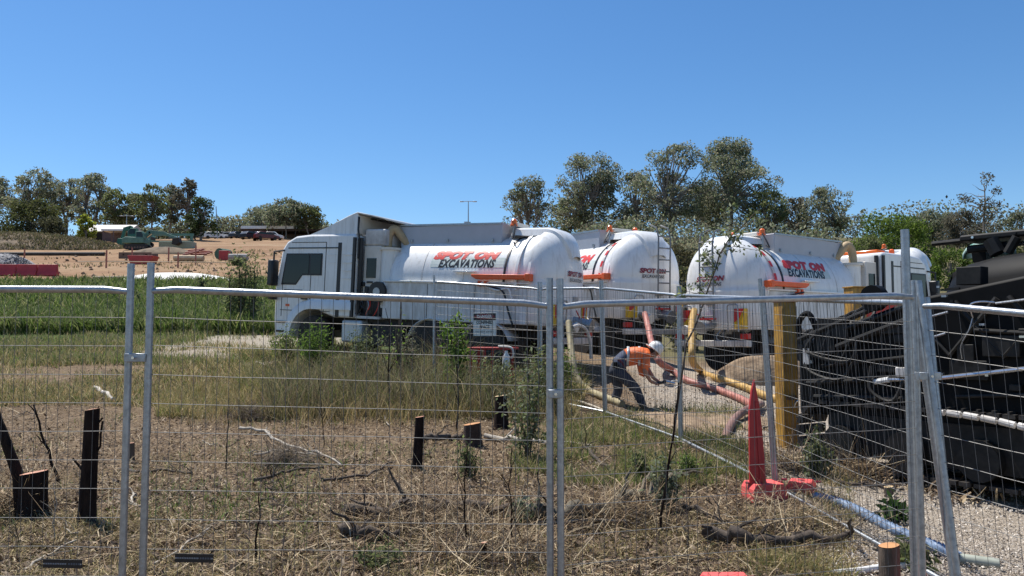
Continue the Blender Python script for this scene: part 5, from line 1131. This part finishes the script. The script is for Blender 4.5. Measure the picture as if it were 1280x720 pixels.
for k in range(30):
    px = random.uniform(-10, 980); py = random.uniform(470, 712); dx = random.uniform(-45, 45)*(.5+(py-440)/300)
    mm = random.choice([paleb, darkb, darkb, brownbark]); nt_ = random.choice([1, 2, 3])
    SMALL.append((log('fallen_branch', [(px, py), (px+dx*.5, py+random.uniform(-5, 5)), (px+dx, min(716, py+random.uniform(-14, 14)))], random.uniform(.005, .013), mm, 'x', tw=nt_), px, py, ('pale' if mm is paleb else 'dark' if mm is darkb else 'brown')+' fallen branch'))
def stick(px0, py0, px1, py1, r, lab, m=darkbark, forks=1, Y=None, group='bare upright sticks', name='upright_stick', cat='stick', leafy=0, lc=None, lsz=.05, top=.5):
    b_ = GH(px0, py0) if Y is None else Vector((WX(px0, Y), Y, g(WX(px0, Y), Y))); e = W(px1, py1, b_.y)
    t = thing(name, lab, cat, tuple(b_), group=group); e = e-b_
    P = wobble([Vector((0, 0, -.04)), e*.33+Vector((random.uniform(-.02, .02), 0, 0)), e*.66+Vector((random.uniform(-.03, .03), 0, 0)), e], r*1.2, 3); n = len(P)
    mb_ = MB().sweep(P, [r*(1-.6*i/n) for i in range(n)], 7); tips = [P[-1]]
    for k in range(forks):
        a = P[random.randint(n//3, n-2)]; d = Vector((random.uniform(-1, 1), random.uniform(-1, 1), random.uniform(.6, 1.6))).normalized()*e.length*random.uniform(.12, .3)
        mb_.sweep(wobble([a, a+d], .01, 3), [r*.5, r*.42, r*.35, r*.25], 5); tips += [a+d, a+d*.5]
    mb_.build('stem', m, t, angle=70)
    if leafy:
        base_ = [p_ for p_ in P if p_.z > e.z*top]+tips; c = np.array([tuple(p_) for p_ in base_]); i_ = rng.choice(len(c), leafy)
        pos = c[i_]+rng.normal(0, .05+.02*e.length, (leafy, 3)); v, q, cc = leaves(pos, lsz*rng.uniform(.6, 1.4, leafy), tint(leafy, lc or OLIVE, .2), .5, .22); npmesh('foliage', v, q, leaf, cc, t)
    return t
stick(76,612,42,506,.018,'dark forked stick leaning between the thick stump and the tall thin stump', forks=2)
stick(327,722,324,616,.009,'straight bare stick at the bottom, right of the middle-panel tag', forks=0, Y=6.0); stick(458,664,454,614,.010,'short crooked bare twig in the middle of the cleared ground', forks=2)
stick(826,668,848,478,.013,'long dark stick leaning right, in front of the worker\'s fence panel', forks=1)
stick(487,520,487,398,.014,'bare sapling stem before the side lockers of the nearest truck', forks=4); stick(582,692,584,555,.008,'thin bare stem below the short wide stump', forks=4); stick(636,700,640,560,.008,'thin bare stem left of the central posts', forks=4)
stick(571,540,571,455,.012,'bare lower stem under the bright leafy sapling', forks=3); stick(283,590,286,500,.007,'bare twig right of the left fence posts', forks=3); stick(405,560,398,470,.007,'bare twig below the cab of the nearest truck', forks=3)
stick(690,655,672,590,.010,'dark bent stub against the central posts', forks=1); stick(985,490,1000,430,.008,'thin twig by the yellow pillar', forks=2)
for k in range(40):
    px = random.uniform(0, 960); py = random.uniform(480, 715); hgt = random.uniform(25, 75)*(.4+(py-440)/250)
    mm = random.choice([darkb, brownbark, paleb])
    SMALL.append((stick(px, py, px+random.uniform(-14, 14), py-hgt, random.uniform(.0025, .005), 'x', m=mm, forks=random.choice([1, 2, 4]), group='thin dead twigs in the cleared ground', name='dead_twig', cat='twig'), px, py, ('pale' if mm is paleb else 'dark' if mm is darkb else 'brown')+' upright dead twig'))
LM = {'the thick stump': (40, 648), 'the tall thin stump': (108, 656), 'the left fence post pair': (180, 560), 'the black tag on the middle panel': (243, 697), 'the pale forked branch': (370, 565), 'the slim stump': (521, 589), 'the short wide stump': (590, 560), 'the black stump': (626, 536), 'the central fence posts': (695, 600), 'the curved grey log': (790, 645), 'the long leaning stick': (828, 660), 'the red pointed marker': (945, 610), 'the bottom photo edge': (420, 712), 'the grassy far edge': (320, 470)}
ORD = ['nearest', 'second nearest', 'third nearest', 'fourth nearest', 'fifth nearest', 'sixth nearest', 'seventh nearest', 'eighth nearest', 'ninth nearest', 'tenth nearest']
grp = {}
for o_, px, py, what in SMALL:
    lm = min(LM, key=lambda k: abs(LM[k][0]-px)*.8+abs(LM[k][1]-py)); dx, dy = px-LM[lm][0], py-LM[lm][1]
    side = ('left' if dx < 0 else 'right') if abs(dx) > abs(dy)*1.2 else ('behind' if dy < 0 else 'in front')
    grp.setdefault((what, side, lm), []).append((math.hypot(dx, dy), o_))
for (what, side, lm), L_ in grp.items():
    for i, (d_, o_) in enumerate(sorted(L_, key=lambda q_: q_[0])):
        pos = {'left': 'left of', 'right': 'right of', 'behind': 'behind', 'in front': 'in front of'}[side]
        o_['label'] = f'{what} {pos} {lm}' if len(L_) == 1 else f'{what} {pos} {lm}, {ORD[min(i, 9)]} to it'
# leafy saplings and shrubs
GREY = [(.16,.19,.11), (.11,.14,.07), (.22,.24,.17)]
BR = [(.12,.20,.03), (.16,.25,.045), (.09,.15,.025)]
def bush(px, top, bot, wpx, lab, cols, n, lsz, Y=None, group='leafy weeds and shrubs by the trucks', up_=False):
    b_ = GH(px, bot) if Y is None else Vector((WX(px, Y), Y, g(WX(px, Y), Y))); h = W(px, top, b_.y).z-b_.z; r = wpx/F*b_.y/2
    t = thing('shrub', lab, 'shrub', tuple(b_), group=group); mb_ = MB(); tips = []
    for k in range(max(7, n//120)):
        a = random.uniform(0, 6.28); q_ = random.uniform(.1, 1); hh = h*random.uniform(.55, 1)*(1-.35*q_*q_); e = Vector((r*q_*math.cos(a), r*q_*math.sin(a), hh))
        P = wobble([Vector((e.x*.2, e.y*.2, -.03)), Vector((e.x*.55, e.y*.55, hh*.5)), e], .02, 3); mb_.sweep(P, [.009*(1-.7*i/len(P))*max(1, h) for i in range(len(P))], 5, cap=False); tips += P[2:]
    mb_.build('stem', brownbark, t)
    c = np.array([tuple(p_) for p_ in tips]); i_ = rng.choice(len(c), n); pos = c[i_]+rng.normal(0, .06*max(.7, h), (n, 3)); pos[:, 2] = np.abs(pos[:, 2])
    v, q_, cc = leaves(pos, lsz*rng.uniform(.6, 1.5, n), tint(n, cols, .22), -.2 if up_ else .4, .22); npmesh('foliage', v, q_, leaf, cc, t); return t
bush(660,445,575,74,'pale-leaved shrub left of the central posts, behind the black stump', GREY+OLIVE, 1000, .055)
bush(683,425,520,34,'green shrub against the left side of the central posts, below the nearest tanker dome', OLIVE, 1400, .05)
bush(704,430,500,22,'bright green weed just right of the central posts under the tan hose', BR, 700, .05)
bush(571,385,470,44,'bright green sapling before the locker of the nearest tanker, left of the danger sign', BR, 900, .075, Y=14.2)
bush(398,398,462,52,'bright green bush before the front wheel of the nearest truck', [(.10,.17,.03),(.13,.20,.04)], 2200, .055, Y=16.5)
bush(358,402,460,44,'feathery green bush below the mirror of the nearest truck', [(.10,.15,.03),(.14,.18,.05)], 1800, .05, Y=17.3)
bush(455,410,470,60,'olive brush before the fuel tank of the nearest truck', OLIVE+GREY, 2400, .05, Y=15.6)
bush(508,405,470,56,'grey brush with bare stems before the side lockers of the nearest truck', GREY+DUSTY, 2200, .045, Y=15.2)
bush(620,445,520,60,'tangled olive brush below the danger sign', OLIVE+GREY, 2400, .05, Y=13.6)
bush(800,560,600,40,'low green weed in the litter left of the long leaning stick', OLIVE, 700, .04); bush(862,565,600,56,'light green low weeds beside the pale conduit', BR+OLIVE, 900, .035)
bush(828,572,640,30,'grey leafy sprig at the foot of the long leaning stick', GREY, 500, .05); bush(1018,535,600,36,'dark leafy weed at the left foot of the black machine', OLIVE+GREY, 900, .05)
bush(1122,628,655,34,'dark green leafy sprig on the gravel by the right posts', [(.05,.10,.025)], 160, .09); bush(1138,672,712,46,'small leafy sprig in front of the brown sawn stump', OLIVE, 260, .06); bush(472,684,712,60,'low green creeping weed at the bottom centre', OLIVE, 700, .035)
bush(657,622,660,26,'grey leaved sprig on the fallen trunk left of the central posts', GREY, 250, .05); bush(583,548,600,30,'low green weed around the short wide stump', OLIVE, 500, .04)
bush(302,300,372,16,'tall narrow feathery weed left of the truck cab, tallest of three', OLIVE, 1100, .10, Y=26, group='tall weeds left of the cab'); bush(288,322,378,10,'tall narrow feathery weed farthest left of three', OLIVE, 500, .10, Y=26, group='tall weeds left of the cab'); bush(316,304,378,12,'tall narrow feathery weed nearest the mirror', OLIVE, 700, .10, Y=26, group='tall weeds left of the cab')
bush(252,340,362,12,'small dark spiky weed at the edge of the white sheet', [(.04,.05,.03)], 160, .14, Y=40)
bush(499,348,372,10,'small hanging green sprig before the hose reel of the nearest truck', BR, 60, .07, Y=14.8)
# slender tall sapling leaning in front of the third tanker
b_ = GH(838, 560)
t = thing('sapling', 'slender leaning sapling with sparse leaves in front of the third tanker dome', 'sapling', tuple(b_))
P = [W(px, py, b_.y)-b_ for px, py in [(840,558),(850,480),(858,430),(878,385),(888,352),(900,318),(912,296),(935,276),(950,262)]]
P = wobble(P, .01, 2); mb_ = MB().sweep(P, [.016*(1-.75*i/len(P)) for i in range(len(P))], 7); tips = P[9:]
for k in range(14):
    a = random.choice(P[7:-2]); d = Vector((random.uniform(-.7, 1), random.uniform(-.6, .6), random.uniform(-.2, 1))).normalized()*random.uniform(.12, .45)
    q_ = wobble([a, a+d*.5, a+d], .012, 2); mb_.sweep(q_, [.005, .0045, .004, .003, .002], 5); tips += q_[1:]+[a+d]*2
mb_.build('stem', brownbark, t)
c = np.array([tuple(p_) for p_ in tips]); n_ = 420; pos = c[rng.choice(len(c), n_)]+rng.normal(0, .035, (n_, 3)); v, q_, cc = leaves(pos, .07*rng.uniform(.6, 1.4, n_), tint(n_, OLIVE+GREY, .2), .6, .2); npmesh('foliage', v, q_, leaf, cc, t)

# ------------------------------------------------------------------ GRASS, DRY GRASS, LITTER  (uncountable)
def scat(n, y0, y1, px0, px1, pw=2.0):
    u = rng.random(n); a, b_ = y0**(1-pw), y1**(1-pw); Y = (a+(b_-a)*u)**(1/(1-pw)); px = rng.uniform(px0, px1, n); return (px-640)/F*Y, Y
def field(name, lab, n, y0, y1, px0, px1, h0, h1, wd, cols, lean=.35, thr=None, nsc=1.0, pw=2.0, m=None, jit=.2, seed=3, mask=None, cat='grass'):
    x, y = scat(n, y0, y1, px0, px1, pw); nn = vnoise(x*nsc+50, y*nsc, seed)*.65+vnoise(x*nsc*3+9, y*nsc*3, seed+1)*.35
    k = np.ones(len(x), bool) if thr is None else (nn+rng.normal(0, .05, len(x)) > thr)
    if mask is not None: k &= mask(x, y)
    x, y, nn = x[k], y[k], nn[k]; n = len(x); h = rng.uniform(h0, h1, n)*(.6+.8*nn)
    v, q, c = blades(np.stack([x, y, gz(x, y)-.01], 1), h, wd*rng.uniform(.6, 1.4, n)*np.maximum(1, y/14), rng.uniform(.1, lean*2, n), tint(n, cols, jit))
    return tag(npmesh(name, v, q, m or grassm, c), lab, cat, kind='stuff')
GR = [(.12,.175,.04), (.15,.205,.05), (.085,.13,.028), (.22,.25,.09), (.05,.08,.018), (.26,.25,.12)]
field('green_grass', 'tall bright green grass strip beyond the cleared ground', 80000, 24.5, 47, -80, 352, .25, .75, .024, GR, .55, pw=1.3, nsc=1.4, jit=.28)
field('green_grass', 'sparse shorter green grass in front of the tall strip', 26000, 17.5, 25, -80, 420, .08, .26, .012, GR[:2]+[(.20,.19,.07), (.28,.24,.12), (.32,.27,.15), (.24,.22,.10)], .5, thr=.46, nsc=.5, mask=lambda x, y: ~((x > -9) & (x < -5.6) & (y > 18.8) & (rng.random(len(x)) < .8)))
DRY = [(.40,.30,.15), (.50,.40,.22), (.30,.21,.10), (.22,.20,.08), (.34,.28,.12)]
WEED = [(.13,.17,.04), (.20,.20,.07), (.30,.25,.11), (.38,.31,.16), (.085,.12,.03)]
field('weeds', 'mixed olive and straw weeds along the trucks', 52000, 13.5, 19, 300, 730, .07, .38, .011, WEED+DRY[:1], .6, thr=.42, nsc=.8, mask=lambda x, y: y < 16.8+np.maximum(0, (-x)*.55))
field('weeds', 'tall seeding weeds standing up in front of the trucks', 9000, 12.5, 17, 335, 700, .35, .95, .009, [(.20,.19,.09), (.30,.25,.14), (.12,.14,.05), (.16,.12,.08)], .45, thr=.45, nsc=.9, mask=lambda x, y: y < 16.2+np.maximum(0, (-x)*.5))
field('weeds', 'knee high straw stalks over the belt before the trucks', 5000, 11.8, 15, 180, 720, .2, .55, .006, DRY+[(.16,.12,.08)], .5, thr=.5, nsc=1.1)
field('weeds', 'low mixed weeds at the far edge of the cleared ground', 42000, 13.6, 22, -80, 470, .05, .24, .010, WEED+DRY[:3], .7, thr=.46, nsc=.75)
field('dry_grass', 'yellowed dry grass belt below the trucks', 44000, 12.6, 16, 200, 720, .07, .28, .008, DRY+WEED[:2], .7, thr=.44, nsc=.9)
field('dry_grass', 'sparse straw tufts across the cleared ground', 26000, 5.3, 13.5, -60, 980, .03, .13, .0055, DRY, .9, thr=.5, nsc=1.3, m=straw)
field('dry_grass', 'dense straw-coloured grass along the bottom of the photo', 36000, 5.0, 7.2, -60, 1060, .03, .12, .0045, DRY+[(.2,.19,.07)], 1.0, thr=.42, nsc=1.6, m=straw)
field('weeds', 'thin green weeds through the brush on the right of the central posts', 26000, 8.2, 13.5, 640, 935, .04, .2, .007, WEED+[(.10,.16,.03)], .6, thr=.47, nsc=1.2)
field('weeds', 'scattered fresh green weeds among the stumps', 12000, 6.0, 13, -60, 720, .03, .13, .007, [(.12,.19,.04), (.16,.22,.06), (.09,.14,.03)], .7, thr=.60, nsc=.8, seed=23)
field('weeds', 'grass fringe along the gravel and hoses', 14000, 5.6, 9.5, 930, 1060, .03, .14, .006, WEED+DRY, .7, thr=.5, nsc=2)
def litter(name, lab, n, y0, y1, px0, px1, l0, l1, w0, w1, cols, tilt=.25, thr=None, jit=.25, nsc=1.2, mask=None, seed=11):
    x, y = scat(n, y0, y1, px0, px1, 2.0)
    if thr is not None:
        k = vnoise(x*nsc, y*nsc, seed)*.6+vnoise(x*nsc*3.1, y*nsc*3.1, seed+1)*.4+rng.normal(0, .05, len(x)) > thr; x, y = x[k], y[k]
    if mask is not None: k = mask(x, y); x, y = x[k], y[k]
    n = len(x); L = l0*(l1/l0)**rng.random(n); a = rng.uniform(0, 6.283, n); tz = np.abs(rng.normal(0, tilt, n)); d = np.stack([np.cos(a), np.sin(a), tz], 1)*L[:, None]
    wv = rng.uniform(w0, w1, n)[:, None]; e = np.stack([-np.sin(a), np.cos(a), rng.normal(0, .4, n)], 1)*wv/2; p0 = np.stack([x, y, gz(x, y)+.012+rng.random(n)*.02], 1); mid = p0+d*.5+np.stack([rng.normal(0, .08, n)*L, rng.normal(0, .08, n)*L, rng.random(n)*.05*L+.004], 1)
    up_ = np.array([0, 0, 1.])*wv*.6
    V = np.stack([p0-e, p0+e, mid+e, mid-e, p0+d+e*.5, p0+d-e*.5], 1).reshape(-1, 3); k = np.arange(n)[:, None]*6; Q_ = np.concatenate([k+[0,1,2,3], k+[3,2,4,5]], 0)
    return tag(npmesh(name, V, Q_, straw, np.repeat(tint(n, cols, jit), 6, 0)), lab, 'litter', kind='stuff')
LIT = [(.44,.34,.21), (.33,.235,.14), (.20,.135,.08), (.09,.058,.035), (.47,.38,.25), (.045,.03,.02)]
litter('twig_litter', 'fine straw and bark litter over the cleared ground', 130000, 5.0, 17.5, -80, 1010, .02, .08, .003, .008, LIT+[(.09,.058,.035), (.14,.095,.06)], thr=.42, nsc=2.2)
litter('twig_litter', 'longer twigs scattered over the cleared ground', 9000, 5.0, 16, -80, 1000, .10, .4, .003, .008, LIT, tilt=.3, thr=.45)
litter('bark_pieces', 'dark bark chips and leaves on the cleared ground', 34000, 5.0, 17, -80, 1010, .015, .06, .01, .028, [(.07,.047,.032), (.12,.08,.052), (.26,.20,.14), (.045,.03,.022), (.17,.12,.08)], tilt=.5)
litter('gravel_grit', 'small stones and chips on the pale gravel', 26000, 5.2, 10.5, 1000, 1400, .006, .022, .005, .016, [(.45,.4,.34), (.3,.26,.22), (.16,.13,.11), (.55,.5,.44)], tilt=.4)
litter('debris_line', 'line of broken bark along the foot of the black machine', 1600, 7.6, 10.0, 990, 1290, .05, .2, .01, .03, LIT, tilt=.5, mask=lambda x, y: np.abs((x-3.3)*.835+(y-9.35)*.55) < .28)
# brush piles: denser tangle
def tangle(px, py, wpx, n, lab, cols=LIT, h=.18):
    c_ = GH(px, py); r = wpx/F*c_.y/2; x = c_.x+rng.normal(0, .5, n)*r; y = c_.y+rng.normal(0, .35, n)*r; L = rng.uniform(.1, .45, n); a = rng.uniform(0, 6.283, n); tz = rng.normal(.1, .5, n)
    d = np.stack([np.cos(a), np.sin(a), tz], 1)*L[:, None]; wv = rng.uniform(.0022, .006, n)[:, None]; e = np.stack([-np.sin(a), np.cos(a), rng.normal(0, .5, n)], 1)*wv/2
    p0 = np.stack([x, y, gz(x, y)+rng.random(n)**1.5*h*np.exp(-((x-c_.x)/r)**2)], 1); mid = p0+d*.5+rng.normal(0, .02, (n, 3)); V = np.stack([p0-e, p0+e, mid+e, mid-e, p0+d+e*.5, p0+d-e*.5], 1).reshape(-1, 3); k = np.arange(n)[:, None]*6
    tag(npmesh('brush_pile', V, np.concatenate([k+[0,1,2,3], k+[3,2,4,5]], 0), straw, np.repeat(tint(n, cols, .25), 6, 0)), lab, 'brush', kind='stuff')
tangle(540,660,240,1800,'tangle of dead twigs on the fallen trunk left of the central posts'); tangle(770,650,170,1300,'tangle of twigs around the curved grey log'); tangle(355,580,60,700,'small nest of dry twigs left of the pale forked branch', [(.2,.16,.12), (.1,.08,.06)])
tangle(310,525,50,700,'small heap of grey twigs above the forked branch', [(.15,.12,.09), (.07,.05,.04)]); tangle(20,640,90,1400,'tangle of pale twigs at the foot of the thick stump'); tangle(990,660,180,900,'tangle of twigs below the red feet'); tangle(620,700,200,1200,'dry brush at the bottom centre')
tangle(990,590,40,500,'twigs at the foot of the yellow pillar'); tangle(1080,600,60,700,'broken roots along the foot of the black machine')
